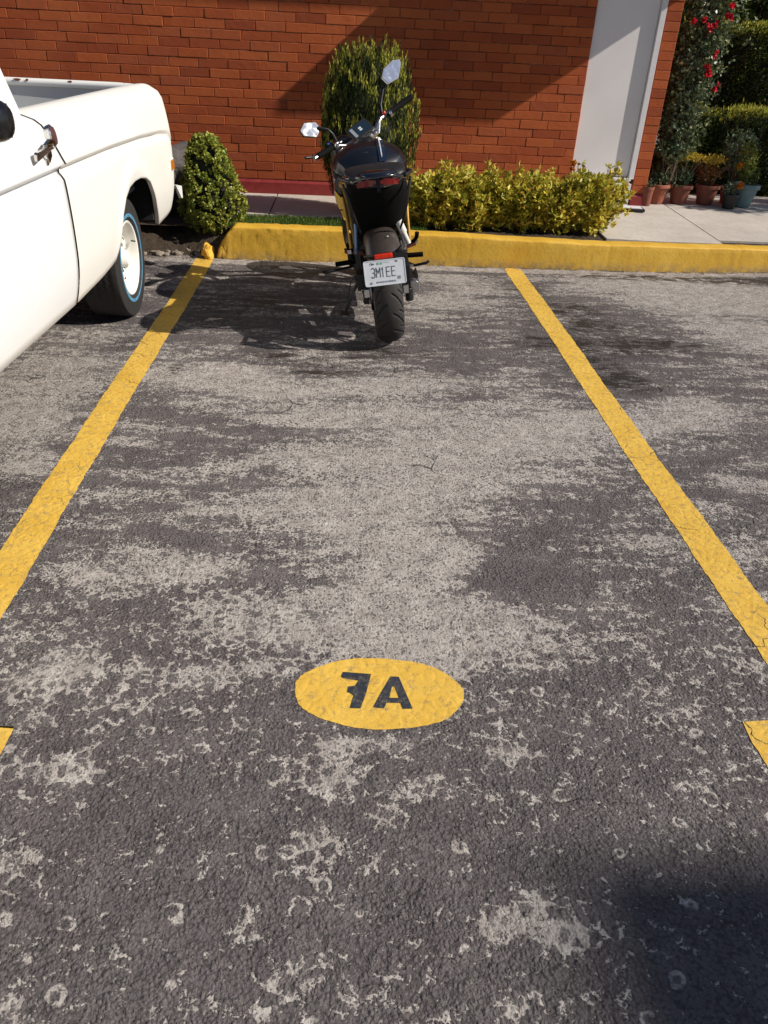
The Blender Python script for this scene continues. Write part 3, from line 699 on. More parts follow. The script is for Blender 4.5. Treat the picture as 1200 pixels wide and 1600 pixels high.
# ------------------------------------------------------------------ pickup truck
truck = thing('pickup_truck', 'old white pickup truck backed up to the bed edge with a blue ringed rear tyre', 'pickup truck', (-2.05, 4.5, 0))
TL = Matrix.Translation((2.05, -4.5, 0))
def tp(o, par=None):
    if par is None: o.matrix_parent_inverse = TL
    return o
def car_paint(name, col, col2):
    g = NG(name)
    c = g.mix(g.rng(g.noise(1.6, 4), .35, .7), col, col2)
    c = g.mix(g.rng(g.noise(6, 6, .7), .56, .8, 0, .25), c, tuple(q * .86 for q in col2[:3]) + (1,))
    return g.pbr(c, .38, 0, g.bump(g.noise(7, 2), .04, .01), .5)
M_CREAM = car_paint('cream_white_car_paint', (.84, .825, .78, 1), (.82, .795, .74, 1))
M_WCAR = car_paint('white_car_paint', (.80, .80, .79, 1), (.77, .77, .77, 1))
M_BEDSHADE = car_paint('shaded_bed_paint', (.50, .50, .50, 1), (.42, .42, .43, 1))  # bed interior greyed to stand for the shade inside it
M_DARK = simple('dark_underbody', (.012, .012, .012, 1), .8)
M_RUB = simple('tyre_rubber', (.022, .021, .021, 1), .72, var=.25, nscale=60, bumps=.3)
M_CHROME = simple('worn_chrome', (.62, .6, .57, 1), .18, 1, var=.15, nscale=60)
M_BLKPL = simple('gloss_black_plastic', (.008, .008, .009, 1), .22, var=.1)
M_BLK = simple('black_plastic', (.012, .012, .013, 1), .45, var=.2, nscale=50, bumps=.1)

BX = -1.13                                       # widest plane of the right side
ARCH = [(4.045, .418), (4.065, .45), (4.08, .475), (4.10, .515), (4.13, .57), (4.16, .615), (4.25, .682), (4.36, .714), (4.5, .724), (4.62, .722), (4.73, .706), (4.82, .672), (4.88, .617), (4.95, .551), (5.03, .48), (5.10, .42), (5.15, .378), (5.165, .366)]
def zbot(y):
    if y <= 4.045: return float(np.interp(y, [1.1, 2.5, 3.4, 3.8, 3.99, 4.045], [.43, .422, .390, .393, .405, .418]))
    if y >= 5.165: return float(np.interp(y, [5.165, 5.4, 5.70], [.366, .370, .40]))
    return float(np.interp(y, [p[0] for p in ARCH], [p[1] for p in ARCH]))
def crease(y): return float(np.interp(y, [1.2, 3.4, 4.1, 4.8, 5.25, 5.45, 5.60, 5.7], [.965, .942, .932, .910, .885, .865, .825, .78]))
def rail(y): return float(np.interp(y, [1, 3.3, 4.8, 5.2, 5.42, 5.53, 5.59, 5.63, 5.66, 5.685, 5.70], [1.15, 1.142, 1.136, 1.132, 1.128, 1.120, 1.102, 1.075, 1.03, .97, .90]))
def side_x(y, z):
    """outer skin, metres inboard of BX"""
    c = crease(y); t = rail(y); fade = float(np.interp(y, [5.1, 5.5], [1, .25]))
    if z < c:
        d = .0 + .016 * max(0, (.60 - z) / .17) ** 2 + .006 * ((z - .7) / .2) ** 2
        d += .024 * math.exp(-((z - (c - .017)) / .019) ** 2) * fade
    else:
        u = (z - c) / max(.01, t - c)
        d = -.004 * fade * max(0, 1 - u * 6) + .045 * u ** 1.6 + .055 * max(0, (u - .80) / .2) ** 2
    # flare round the wheel opening
    if 3.85 < y < 5.3:
        r = math.hypot((y - 4.52) / 1.15, (z - .42)); d -= .010 * math.exp(-((r - .36) / .05) ** 2)
    d += .035 * max(0, (y - 5.45) / .25) ** 2
    return d
def side_panel(name, ys, mat, par, sgn=1, xc=-2.12, lip=True, nz=34):
    """right-hand skin; sgn -1 mirrors it to the left side"""
    V = []; F = []
    for y in ys:
        zb = zbot(y); zt = rail(y); c = crease(y)
        zs = list(np.linspace(zb, c - .05, nz - 16)) + list(np.linspace(c - .045, c + .02, 7)) + list(np.linspace(c + .035, zt, 9))
        col = [(BX - side_x(y, z), y, z) for z in zs]
        x1 = col[-1][0]
        col = [(col[0][0] - .024, y, zb + .004), (col[0][0] - .005, y, zb - .002)] + col
        col += [(x1 - .018, y, zt + .006), (x1 - .05, y, zt + .004), (x1 - .075, y, zt - .006), (x1 - .082, y, zt - .03), (x1 - .084, y, max(zb + .02, zt - .45))]
        V += [(x if sgn > 0 else 2 * xc - x, yy, z) for x, yy, z in col]
    k = len(V) // len(ys)
    for i in range(len(ys) - 1):
        for j in range(k - 1):
            a = i * k + j
            F.append((a, a + k, a + k + 1, a + 1) if sgn < 0 else (a, a + 1, a + k + 1, a + k))
    return tp(quads(name, V, F, mat, par, smooth=True))
def seam(z): return float(np.interp(z, [.38, .9, .942, 1.0, 1.06, 1.10, 1.13, 1.16], [3.395, 3.40, 3.425, 3.385, 3.345, 3.315, 3.29, 3.26]))
ysb = sorted(set(list(np.linspace(3.36, 3.98, 16)) + [p[0] for p in ARCH] + list(np.linspace(4.0, 5.2, 60)) + list(np.linspace(5.2, 5.70, 30))))
bedR = side_panel('bed_side', ysb, M_CREAM, truck)
bedL = side_panel('bed_side', ysb, M_CREAM, truck, -1)
# the front edge of the bed follows the cab gap
for o in (bedR, bedL):
    for v in o.data.vertices:
        s_ = seam(v.co.z) + .007
        w = max(0, min(1, (3.98 - v.co.y) / (3.98 - 3.36)))
        v.co.y += (s_ + .006 - 3.36) * w
# rear faces, tailgate, floor, headboard
XC = -2.12; XL = 2 * XC - BX
def quarter(y, z): return BX - side_x(y, z)
m = MB()
m.box((XC, 5.585, .86), (1.66, .045, .50)); tp(m.build('tailgate', M_CREAM, truck, bevel=.012))
m = MB()
for s_ in (1, -1):
    pts = [(quarter(5.70, z), z) for z in np.linspace(.402, .90, 14)]
    P = [(x if s_ > 0 else 2 * XC - x, 5.70, z) for x, z in pts]; Q = [(p[0] - s_ * .10, 5.62, p[2]) for p in P]
    m = MB(); m.add(P + Q, [(i, i + 1, i + 15, i + 14) for i in range(13)])
    tp(m.build('rear_corner', M_CREAM, truck))
m = MB(); m.box((XC, 4.48, .60), (1.70, 2.16, .03)); m.box((XC, 3.43, .84), (1.74, .03, .50)); 
for s_ in (1, -1): m.box((XC + s_ * .60, 4.5, .70), (.18, .74, .2)); m.box((XC + s_ * .835, 4.5, .84), (.02, 2.16, .46))
m.box((XC, 5.55, .85), (1.64, .02, .50))
tp(m.build('load_bed', M_BEDSHADE, truck, bevel=.01))
# the tailgate cap that shows above the rail
m = MB(); m.tube([(BX - .10, 5.50, 1.100), (BX - .3, 5.53, 1.106), (XC, 5.54, 1.108), (XL + .3, 5.53, 1.106), (XL + .10, 5.50, 1.100)], .022, 12)
tp(m.build('tailgate_cap', M_CREAM, truck, smooth=60))
# cab
def cab_side(name, y0, y1f, par, sgn, mat):
    ys = np.linspace(y0, 3.39, 40)
    V = []; F = []
    for y in ys:
        zb = zbot(y); zt = 1.142; c = crease(y)
        zs = list(np.linspace(zb, c - .05, 14)) + list(np.linspace(c - .045, c + .02, 7)) + list(np.linspace(c + .035, zt, 9))
        w = max(0, (y - (3.39 - .5)) / .5)
        col = []
        for z in zs:
            yy = y + (seam(z) - .007 - 3.39) * w
            col.append((BX - side_x(min(y, 3.3), z), yy, z))
        x1, yl, zl = col[-1]
        col = [(col[0][0] - .05, y, zb + .004), (col[0][0] - .006, y, zb - .002)] + col + [(x1 - .03, yl, zt + .006), (x1 - .06, yl, zt + .002)]
        V += [(x if sgn > 0 else 2 * XC - x, yy, z) for x, yy, z in col]
    k = len(V) // len(ys)
    for i in range(len(ys) - 1):
        for j in range(k - 1):
            a = i * k + j; F.append((a, a + 1, a + k + 1, a + k) if sgn > 0 else (a, a + k, a + k + 1, a + 1))
    # rear edge turned in
    b = len(V); e = (len(ys) - 1) * k
    V += [(V[e + j][0] - .05 * sgn, V[e + j][1] - .004, V[e + j][2]) for j in range(k)]
    F += [(e + j, e + j + 1, b + j + 1, b + j) for j in range(k - 1)]
    return tp(quads(name, V, F, mat, par, smooth=True))
door = cab_side('door', 2.20, 0, truck, 1, M_WCAR); cab_side('door', 2.20, 0, truck, -1, M_WCAR)
# greenhouse: pillars, roof, glass
def gh(s, y, z):   # s side, x pulled in with height
    x = BX - .085 - (z - 1.142) * .28
    return (x if s > 0 else 2 * XC - x, y, z)
m = MB(); gl = MB(); RZ = 1.60
for s in (1, -1):
    for ya, yb, yc, yd in ((3.285, 3.10, 3.265, 3.13), (2.20, 2.28, 2.56, 2.62)):
        A, B_, C, D = gh(s, ya, 1.135), gh(s, yb, 1.135), gh(s, yc, RZ - .03), gh(s, yd, RZ - .03)
        m.prism([A, B_, D, C] if s > 0 else [B_, A, C, D], (-.06 * s, 0, 0))
    P = [gh(s, 3.12, 1.14), gh(s, 2.26, 1.14), gh(s, 2.61, RZ - .04), gh(s, 3.14, RZ - .04)]
    gl.prism([(p[0] - .025 * s, p[1], p[2]) for p in P], (-.006 * s, 0, 0))
for ya, za, yb in ((3.275, RZ - .03, 3.262),):
    A, B_ = gh(1, 3.275, 1.15), gh(-1, 3.275, 1.15); C, D = gh(-1, 3.255, RZ - .04), gh(1, 3.255, RZ - .04)
    gl.prism([(A[0] - .12, A[1], A[2] + .06), (B_[0] + .12, B_[1], B_[2] + .06), (C[0] + .1, C[1], C[2] - .04), (D[0] - .1, D[1], D[2] - .04)], (0, -.006, 0))
    for p, q in ((A, D), (B_, C)):
        sg = 1 if p is A else -1
        m.prism([p, (p[0] - .12 * sg, p[1], p[2]), (q[0] - .10 * sg, q[1], q[2]), q], (0, -.04, 0))
    m.box((XC, 3.265, 1.17), (1.60, .045, .10)); m.box((XC, 3.25, RZ - .07), (1.45, .04, .06))
A, B_, C, D = gh(1, 2.24, 1.15), gh(-1, 2.24, 1.15), gh(-1, 2.58, RZ - .03), gh(1, 2.58, RZ - .03)
gl.prism([A, B_, C, D], (0, .006, 0))
tp(m.build('cab_frame', M_WCAR, truck, bevel=.01)); tp(gl.build('window', M_GLASS, truck))
m = MB(); R_ = []
for u in np.linspace(0, 1, 9):
    y = 2.52 + .78 * u; zz = RZ + .05 * math.sin(math.pi * u) ** .6; wx = .80 - .02 * abs(u - .5)
    R_.append([(XC + a * wx, y, RZ - .05) if k else (XC + a * wx, y, RZ - .02) for a, k in ((-1, 1), (-1, 0))] + [(XC + a * wx * .9, y, zz) for a in (-1, -.5, 0, .5, 1)] + [(XC + wx, y, RZ - .02), (XC + wx, y, RZ - .05)])
m.rings(R_); tp(m.build('roof', M_WCAR, truck, smooth=50))
# hood, front, grille
m = MB(); R_ = []
for y, hz, wv in ((2.215, 1.135, .925), (1.9, 1.125, .92), (1.3, 1.10, .90), (.9, 1.07, .88), (.80, 1.0, .86)):
    R_.append([(XC - wv - .05, y, .43), (XC - wv - .06, y, .9), (XC - wv, y, hz - .05), (XC - wv * .8, y, hz), (XC, y, hz + .015), (XC + wv * .8, y, hz), (XC + wv, y, hz - .05), (XC + wv + .06, y, .9), (XC + wv + .05, y, .43)])
m.rings(R_); tp(m.build('hood', M_WCAR, truck, smooth=40, bevel=0))
m = MB(); m.box((XC, .72, .50), (1.95, .12, .16)); tp(m.build('bumper', M_CHROME, truck, bevel=.02))
m = MB(); m.box((XC, 5.80, .455), (1.80, .045, .10)); 
for s in (1, -1):
    m.prism([(XC + s * .90, 5.78, .505), (XC + s * .955, 5.74, .505), (XC + s * .965, 5.86, .48), (XC + s * .965, 5.865, .40), (XC + s * .94, 5.865, .40), (XC + s * .93, 5.83, .47), (XC + s * .90, 5.82, .48)], (0, .028, 0))
    m.box((XC + s * .6, 5.70, .46), (.05, .2, .05))
tp(m.build('bumper', M_WHITE, truck, bevel=.006))
m = MB(); m.box((XC, 3.1, .48), (1.0, 4.6, .10)); m.box((XC, 4.5, .34), (1.6, .08, .08)); m.ball((XC, 4.5, .33), (.16, .14, .13)); m.box((XC, 3.0, .46), (1.8, 1.6, .06)); m.box((XC, 2.25, .75), (1.7, .05, .6))
for s in (1, -1): m.box((XC + s * .58, 4.5, .6), (.02, 1.0, .32)); m.box((XC + s * .70, 4.52, .56), (.012, 1.06, .40)); m.box((XC + s * .83, 4.52, .742), (.27, 1.08, .012)); m.box((XC + s * .82, 3.99, .60), (.24, .03, .30)); m.box((XC + s * .82, 5.05, .58), (.24, .03, .33))
tp(m.build('underbody', M_DARK, truck))
m = MB(); m.lathe([(.05, -.2), (.07, -.18), (.07, .4), (.05, .42)], (XC + .52, 5.2, .36), 'Y', 16); tp(m.build('muffler', M_STEEL, truck, smooth=40))

def revolve_tyre(R, w, rim, nseg, groove, side_ring=None, cx=0):
    """tyre lying in the yz plane, axis x, centre at 0; returns V, F, mi"""
    pr = []
    for t in np.linspace(-1, 1, 25):
        a = abs(t)
        x = w * .5 * math.sin(t * math.pi * .5) ; r = R - (R * .055 if side_ring is None else R * .02) * a ** 3.2
        pr.append((x, r, True))
    side = [(w * .52, R * .9), (w * .53, R * .84), (w * .515, R * .78), (w * .47, rim + .012), (w * .42, rim)]
    if side_ring: side = [(w * .515, R * .93), (w * .53, side_ring[1] + .0015), (w * .532, side_ring[1]), (w * .532, (side_ring[0] + side_ring[1]) / 2), (w * .53, side_ring[0]), (w * .515, rim + .02), (w * .47, rim + .004), (w * .42, rim)]
    full = [(-x, r, False) for x, r in reversed(side)] + pr + [(x, r, False) for x, r in side]
    k = len(full); V = np.zeros((nseg, k, 3)); MI = np.zeros((nseg, k - 1), int)
    for i in range(nseg):
        th = 2 * math.pi * i / nseg
        for j, (x, r, tr) in enumerate(full):
            rr = r - (groove(x / (w * .5), th) if tr else 0)
            V[i, j] = (x + cx, rr * math.cos(th), rr * math.sin(th))
    for j in range(k - 1):
        if side_ring and not full[j][2] and not full[j + 1][2]:
            rm = (full[j][1] + full[j + 1][1]) / 2
            if full[j][0] > 0 and side_ring[0] - .001 < rm < side_ring[1] + .001: MI[:, j] = 1
    F = []; mi = []
    for i in range(nseg):
        i2 = (i + 1) % nseg
        for j in range(k - 1):
            F.append((i * k + j, i * k + j + 1, i2 * k + j + 1, i2 * k + j)); mi.append(MI[i, j])
    return V.reshape(-1, 3), F, mi
def truck_groove(s, th):
    if abs(s) < .78:
        zz = .05 * math.sin(th * 60)
        for c in (-.55, -.18, .18, .55):
            if abs(s - c - zz) < .05: return .006
        return 0
    return .004 if math.sin(th * 90) > .3 else 0
M_BLUE = simple('blue_tyre_ring', (.075, .24, .38, 1), .6, var=.25, nscale=40)
M_RIMW = simple('cream_wheel_paint', (.80, .78, .72, 1), .42, var=.07, nscale=25)
def truck_wheel(x, y, side):
    wh = thing('wheel', None, None); wh.parent = truck; wh.matrix_parent_inverse = TL
    wh.location = (x, y, .315); wh.rotation_euler = (0.35, 0, 0 if side > 0 else math.pi)
    V, F, mi = revolve_tyre(.318, .20, .195, 180, truck_groove, (.219, .236), 0)
    quads('tyre', V, F, [M_RUB, M_BLUE], wh, True, mi)
    m = MB()
    m.lathe([(.196, -.09), (.196, .085), (.201, .094), (.196, .098), (.188, .094), (.178, .07), (.172, .035), (.150, .022), (.142, .03), (.120, .046), (.085, .050), (.062, .036), (.05, .036)], (0, 0, 0), 'X', 48)
    rim = m.build('rim', M_RIMW, wh, smooth=35)
    m = MB(); m.lathe([(.05, .03), (.046, .075), (.035, .088), (.0, .09)], (0, 0, 0), 'X', 24); m.build('hub', M_RIMW, wh, smooth=40)
    for i in range(5):
        a = 2 * math.pi * i / 5
        m = MB(); m.lathe([(.011, .03), (.011, .058), (.006, .064)], (0, .072 * math.cos(a), .072 * math.sin(a)), 'X', 6); m.build('wheel_nut', M_STEEL, wh)
    for i in range(10):
        a = 2 * math.pi * (i + .5) / 10
        m = MB(); m.box((.0405, .125 * math.cos(a), .125 * math.sin(a)), (.008, .026, .012), rx=a); m.build('vent_slot', M_DARK, wh)
    m = MB(); m.tube([(.07, .172, 0), (.095, .168, 0)], .004, 8); m.build('valve', M_DARK, wh)
truck_wheel(-1.305, 4.50, 1); truck_wheel(2 * XC + 1.305, 4.50, -1)
truck_wheel(-1.32, 1.42, 1); truck_wheel(2 * XC + 1.32, 1.42, -1)
# handle, lock, fuel cap, marker lamp, mirror, tail lamps, headlamps
hx = BX - side_x(3.2, 1.02) + .0
h_ = thing('door_handle', None, None); h_.parent = truck; h_.matrix_parent_inverse = TL
h_.location = (hx, 3.17, 1.030); h_.rotation_euler = (0, 0, 0)
m = MB(); m.prism([(.004, .055, .02), (.004, .085, .012), (.004, .09, -.028), (.004, .055, -.05), (.004, .03, -.02)], (.018, 0, 0)); m.build('escutcheon', M_CHROME, h_, bevel=.004)
m = MB(); m.rings([[(.022 + a, y, z + b) for a, b in ((-.006, -.012 * t), (.006, -.012 * t), (.008, .010 * t), (-.006, .012 * t))] for y, z, t in ((.09, .006, .8), (.03, .0, .9), (-.03, -.006, 1.0), (-.08, -.010, 1.3), (-.092, -.012, 1.0))])
m.build('grip', M_CHROME, h_, bevel=.002)
m = MB(); m.prism([(.02, .06, .034), (.02, .11, .026), (.02, .10, .012), (.02, .0, .020)], (.014, 0, 0)); m.build('push_bar', M_CHROME, h_, bevel=.002)
m = MB(); m.lathe([(.016, -.005), (.016, .006), (.012, .009), (.004, .009)], (BX - side_x(3.23, .99), 3.225, .988), 'X', 20); tp(m.build('lock', M_CHROME, truck, smooth=40))
fc = thing('fuel_cap', None, None); fc.parent = truck; fc.matrix_parent_inverse = TL; fc.location = (BX - side_x(3.38, 1.05) + .004, 3.335, 1.062); fc.rotation_euler = (0, math.radians(-8), math.radians(6))
M_MAR = simple('brown_enamel', (.10, .045, .045, 1), .3)
m = MB(); m.lathe([(.034, -.02), (.040, .004), (.041, .010), (.035, .015), (.033, .013)], (0, 0, 0), 'X', 32); m.build('cap_ring', M_CHROME, fc, smooth=40)
m = MB(); m.lathe([(.0345, .011), (.031, .020), (.004, .024)], (0, 0, 0), 'X', 32); m.build('cap_face', M_MAR, fc, smooth=40)
# rust chips along the tailgate and rail
M_RUSTY = simple('rust_chip', (.20, .055, .025, 1), .9, var=.4, nscale=80)
for cx_, w_ in ((-2.03, .022), (-1.97, .008), (-1.71, .012), (-1.38, .007)):
    m = MB(); m.rings([[(cx_ + w_ * math.cos(a) * (1 + .3 * math.sin(3 * a)), 5.513 + .004 * k, 1.119 + .007 * math.sin(a)) for a in np.linspace(0, 2 * math.pi, 10, endpoint=False)] for k in (0, 1)]); tp(m.build('rust_chip', M_RUSTY, truck))
# dark strip painted for the shade in the cab gap
m = MB(); zs = list(np.linspace(.40, 1.135, 30))
m.rings([[(BX - side_x(3.35, z) - .004 - q[0], seam(z) + q[1], z) for q in ((0, -.006), (0, .006), (.07, .006), (.07, -.006))] for z in zs]); tp(m.build('gap_shade', M_DARK, truck))
M_AMB = simple('amber_lens', (.55, .17, .012, 1), .2)
lx = BX - side_x(5.49, .67)
m = MB(); m.box((lx, 5.49, .672), (.02, .095, .062)); l_ = tp(m.build('side_marker_lamp', M_AMB, truck, bevel=.006))
m = MB(); m.box((lx - .002, 5.49, .672), (.014, .112, .076)); tp(m.build('marker_bezel', M_CREAM, truck, bevel=.005))
M_REDL = simple('red_lens', (.32, .012, .01, 1), .18)
for s in (1, -1):
    m = MB(); m.box((XC + s * .875, 5.655, .72), (.09, .02, .24)); tp(m.build('tail_lamp', M_REDL, truck, bevel=.01))
    m = MB(); m.lathe([(.09, 0), (.09, -.03), (.06, -.05), (.01, -.055)], (XC + s * .72, .79, .80), 'Y', 24); tp(m.build('headlight', M_CHROME, truck, smooth=40))
mm = thing('mirror', None, None); mm.parent = truck; mm.matrix_parent_inverse = TL; mm.location = (-1.045, 2.52, 1.19); mm.scale = (.86, .86, .86)
m = MB(); R_ = []
for y, sx, sz in ((-.075, .01, .01), (-.07, .045, .035), (-.05, .07, .052), (-.02, .088, .066), (.015, .094, .070), (.03, .092, .069), (.032, .082, .060)):
    R_.append([(sx * math.copysign(abs(math.cos(t)) ** .75, math.cos(t)), y, sz * math.copysign(abs(math.sin(t)) ** .75, math.sin(t))) for t in np.linspace(0, 2 * math.pi, 28, endpoint=False)])
m.rings(R_); m.build('housing', M_BLKPL, mm, smooth=80)
m = MB(); m.tube([(-.03, 0, -.06), (-.08, .02, -.09), (-.15, .03, -.085)], .011); m.build('arm', M_BLK, mm, smooth=60)
M_MIRR = simple('mirror_glass', (.85, .87, .9, 1), .02, 1, var=.02)
m = MB(); m.box((0, .0335, 0), (.15, .002, .105)); m.build('mirror_glass', M_MIRR, mm)

# ------------------------------------------------------------------ motorcycle (own frame: y forward, origin at the rear contact patch)
bike = thing('motorcycle', 'black naked motorcycle leaning on its side stand in the parking bay, seen from the rear', 'motorcycle', (.265, 4.17, float(zlot(.265, 4.17)) + .004))
bike.rotation_mode = 'QUATERNION'
bike.rotation_quaternion = (Matrix.Rotation(math.radians(2), 3, 'Z') @ Matrix.Rotation(math.radians(-8), 3, 'Y')).to_quaternion()
M_BPAINT = NG('black_bike_paint').pbr((.006, .007, .009, 1), .16, 0, None, .6, 1.0)
M_TANK = NG('tank_paint').pbr((.007, .009, .013, 1), .30, 0, None, .5, .25)
M_BLUEB = NG('blue_black_highlight').pbr((.010, .020, .045, 1), .18, 0, None, .6, 1.0)
M_SATIN = simple('satin_black_plastic', (.010, .010, .011, 1), .42, var=.2, nscale=60, bumps=.1)
M_MATB = simple('matt_black_plastic', (.004, .004, .004, 1), .8, var=.3, nscale=60, bumps=.2, spec=.12)
M_SEAT = simple('seat_vinyl', (.012, .012, .013, 1), .5, var=.15, nscale=120, bumps=.35, bd=.001)
M_GOLD = simple('gold_frame_paint', (.42, .23, .035, 1), .38, .3, var=.15)
M_YDEC = simple('yellow_panel_decal', (.66, .38, .03, 1), .3, var=.08)
M_SILV = simple('silver_alloy', (.62, .62, .63, 1), .28, 1, var=.12, nscale=80)
M_RUST = simple('reddish_brown_bracket', (.16, .035, .018, 1), .5, var=.25, nscale=80)
M_CARB = simple('carbon_look', (.045, .035, .03, 1), .35, var=.35, nscale=220)
M_BTYRE = simple('bike_tyre_rubber', (.028, .024, .022, 1), .75, var=.25, nscale=70, bumps=.25)
M_REFR = simple('red_reflector', (.62, .028, .008, 1), .25)
M_TAILR = NG('dark_red_lamp').pbr((.14, .004, .004, 1), .1, 0, None, .6, .6)
M_SCREEN = NG('display_glass').pbr((.012, .022, .035, 1), .08, 0, None, .6, .3)
M_LGREY = simple('light_print_and_glint', (.6, .62, .64, 1), .5)
M_PLATE = simple('plate_white', (.60, .62, .66, 1), .42, var=.04, nscale=20)
M_INK = simple('plate_ink', (.05, .06, .08, 1), .5)
M_GRN = simple('plate_green', (.12, .32, .22, 1), .5)
M_GREYI = simple('plate_grey_ink', (.22, .23, .25, 1), .5)

def b_groove(s, th):
    a = abs(s)
    if a < .10 or a > .93: return 0
    ph = th * 17 / (2 * math.pi) + (.0 if s > 0 else .5)
    fr = (ph - 1.15 * a ** 1.7) % 1.0
    if .14 < a < .88 and fr < .10: return .008
    fr2 = (ph + .45 - .7 * a) % 1.0
    if .50 < a < .93 and fr2 < .08: return .007
    return 0
def b_profile(R, w):
    pr = []
    for t in np.linspace(-1, 1, 37):
        a = t * 1.22
        pr.append((w * .5 * math.sin(a) / math.sin(1.22), R - w * .40 * (1 - math.cos(a)), t))
    return pr
def bike_tyre(R, w, rim, nseg, par):
    pr = b_profile(R, w); x1, r1, _ = pr[-1]
    side = [(w * .49, r1 - .012), (w * .46, r1 - .03), (w * .40, rim + .004), (w * .38, rim)]
    full = [(-x, r, None) for x, r in reversed(side)] + pr + [(x, r, None) for x, r in side]
    k = len(full); V = []; F = []
    for i in range(nseg):
        th = 2 * math.pi * i / nseg
        for x, r, t in full:
            rr = r - (b_groove(t, th) if t is not None else 0); V.append((x, rr * math.cos(th), rr * math.sin(th)))
    for i in range(nseg):
        i2 = (i + 1) % nseg
        for j in range(k - 1): F.append((i * k + j, i * k + j + 1, i2 * k + j + 1, i2 * k + j))
    return quads('tyre', V, F, M_BTYRE, par, True)
def bike_wheel(name, loc, steer, w, nseg):
    wh = thing(name, None, None); wh.parent = bike; wh.location = loc; wh.rotation_euler = (0, 0, steer)
    bike_tyre(.292, w, .205, nseg, wh)
    m = MB(); ww = w * .40
    m.lathe([(.196, -ww), (.207, -ww), (.207, -ww + .006), (.190, -ww * .5), (.188, 0), (.190, ww * .5), (.207, ww - .006), (.207, ww), (.196, ww), (.178, ww * .4), (.178, -ww * .4), (.196, -ww)], (0, 0, 0), 'X', 56, caps=False)
    m.lathe([(.018, -.07), (.032, -.06), (.036, 0), (.032, .06), (.018, .07)], (0, 0, 0), 'X', 24)
    for i in range(5):
        a = 2 * math.pi * i / 5 + .3
        for da in (-.10, .10):
            m.tube([(0, .03 * math.cos(a), .03 * math.sin(a)), (0, .184 * math.cos(a + da), .184 * math.sin(a + da))], [.012, .008], 8)
    m.build('rim', M_SATIN, wh, smooth=40)
    m = MB(); m.lathe([(.075, -.066), (.122, -.066), (.122, -.062), (.075, -.062), (.075, -.066)], (0, 0, 0), 'X', 40, caps=False); m.build('brake_disc', M_STEEL, wh, smooth=30)
    return wh
bike_wheel('rear_wheel', (0, 0, .292), 0, .148, 408)
fw = bike_wheel('front_wheel', (0, 1.27, .292), math.radians(33), .11, 240)

def bp(name, mb, mat, smooth=None, bevel=0, sub=0, par=None): return mb.build(name, mat, par or bike, smooth, bevel, sub)
# swingarm
m = MB()
for s in (-1, 1):
    m.rings([[(s * .100 + a, y, z + b) for a, b in ((-.014, -h), (.014, -h), (.014, h), (-.014, h))] for y, z, h in ((-.06, .292, .028), (.0, .292, .032), (.25, .33, .03), (.44, .36, .035))])
m.tube([(-.11, .40, .36), (.11, .40, .36)], .03); m.tube([(-.11, 0, .292), (.11, 0, .292)], .012)
bp('swingarm', m, M_SATIN, 40, .003)
m = MB()
for s in (-1, 1): m = MB(); m.box((s * .104, -.065, .292), (.03, .045, .045)); m.lathe([(.017, -.009), (.017, .009)], (s * .122, 0, .292), 'X', 6); bp('chain_adjuster', m, M_SILV, None, .003)
m = MB()
m.lathe([(.082, -.004), (.082, .004)], (-.083, 0, .292), 'X', 34); m.box((-.083, .23, .368), (.014, .40, .012)); m.box((-.083, .23, .238), (.014, .40, .012), rx=.18)
bp('chain', m, M_STEEL)
m = MB(); m.rings([[(x, y, z) for x, z in ((-.105, zt - .02), (-.105, zt), (-.070, zt + .004), (-.066, zt - .004))] for y, zt in ((-.05, .37), (.1, .395), (.3, .40), (.4, .40))]); bp('chain_guard', m, M_MATB)
# things that hang low either side of the tyre
m = MB(); m.box((-.110, -.02, .262), (.03, .03, .085)); m.box((-.125, .03, .335), (.05, .09, .09)); m.tube([(-.10, -.03, .30), (-.112, .0, .22)], .017)
bp('swingarm_bobbin', m, M_SATIN, None, .004)
m = MB(); m.tube([(-.088, .02, .31), (-.078, .01, .17)], .0065); bp('breather_hose', m, M_MATB)
m = MB(); m.box((.108, -.02, .36), (.052, .14, .15), rx=.2); m.lathe([(.020, -.04), (.022, -.036), (.022, .03), (.017, .03)], (.122, -.06, .262), 'Z', 14); bp('brake_caliper', m, M_SATIN, None, .006)
# exhaust: low silencer on the right
m = MB(); P = [(.150, .03, .268), (.150, .08, .272), (.145, .30, .26), (.12, .45, .24), (.02, .62, .22), (.0, .95, .26)]
m.tube(P, [.036, .042, .046, .036, .026, .024], 16); e_ = bp('exhaust', m, M_SATIN, 50)
m = MB(); m.tube([(.152, .018, .266), (.152, .05, .27)], [.034, .041], 20); bp('tip', m, M_SILV, 50, par=e_)
m = MB(); m.prism([(.176, .02, .235), (.184, .03, .275), (.188, .04, .315), (.172, .04, .30), (.164, .025, .245)], (.004, .16, .01)); bp('heat_shield', m, M_CHROME, None, .002, par=e_)
# engine block
m = MB(); m.box((0, .68, .36), (.30, .38, .26)); m.box((0, .80, .55), (.22, .20, .20), rx=-.35)
for i in range(7): m.box((0, .86 + i * .004, .48 + i * .026), (.26, .24, .008), rx=-.2)
m.lathe([(.085, -.18), (.105, -.165), (.105, .165), (.085, .18)], (0, .62, .36), 'X', 28)
bp('engine', m, M_SATIN, None, .01)
m = MB(); m.box((0, .70, .20), (.20, .36, .05)); m.prism([(-.15, .50, .19), (-.15, .95, .19), (-.14, 1.0, .32), (-.14, .9, .30), (-.15, .5, .25)], (.30, 0, 0)); bp('belly_pan', m, M_BPAINT, None, .008)
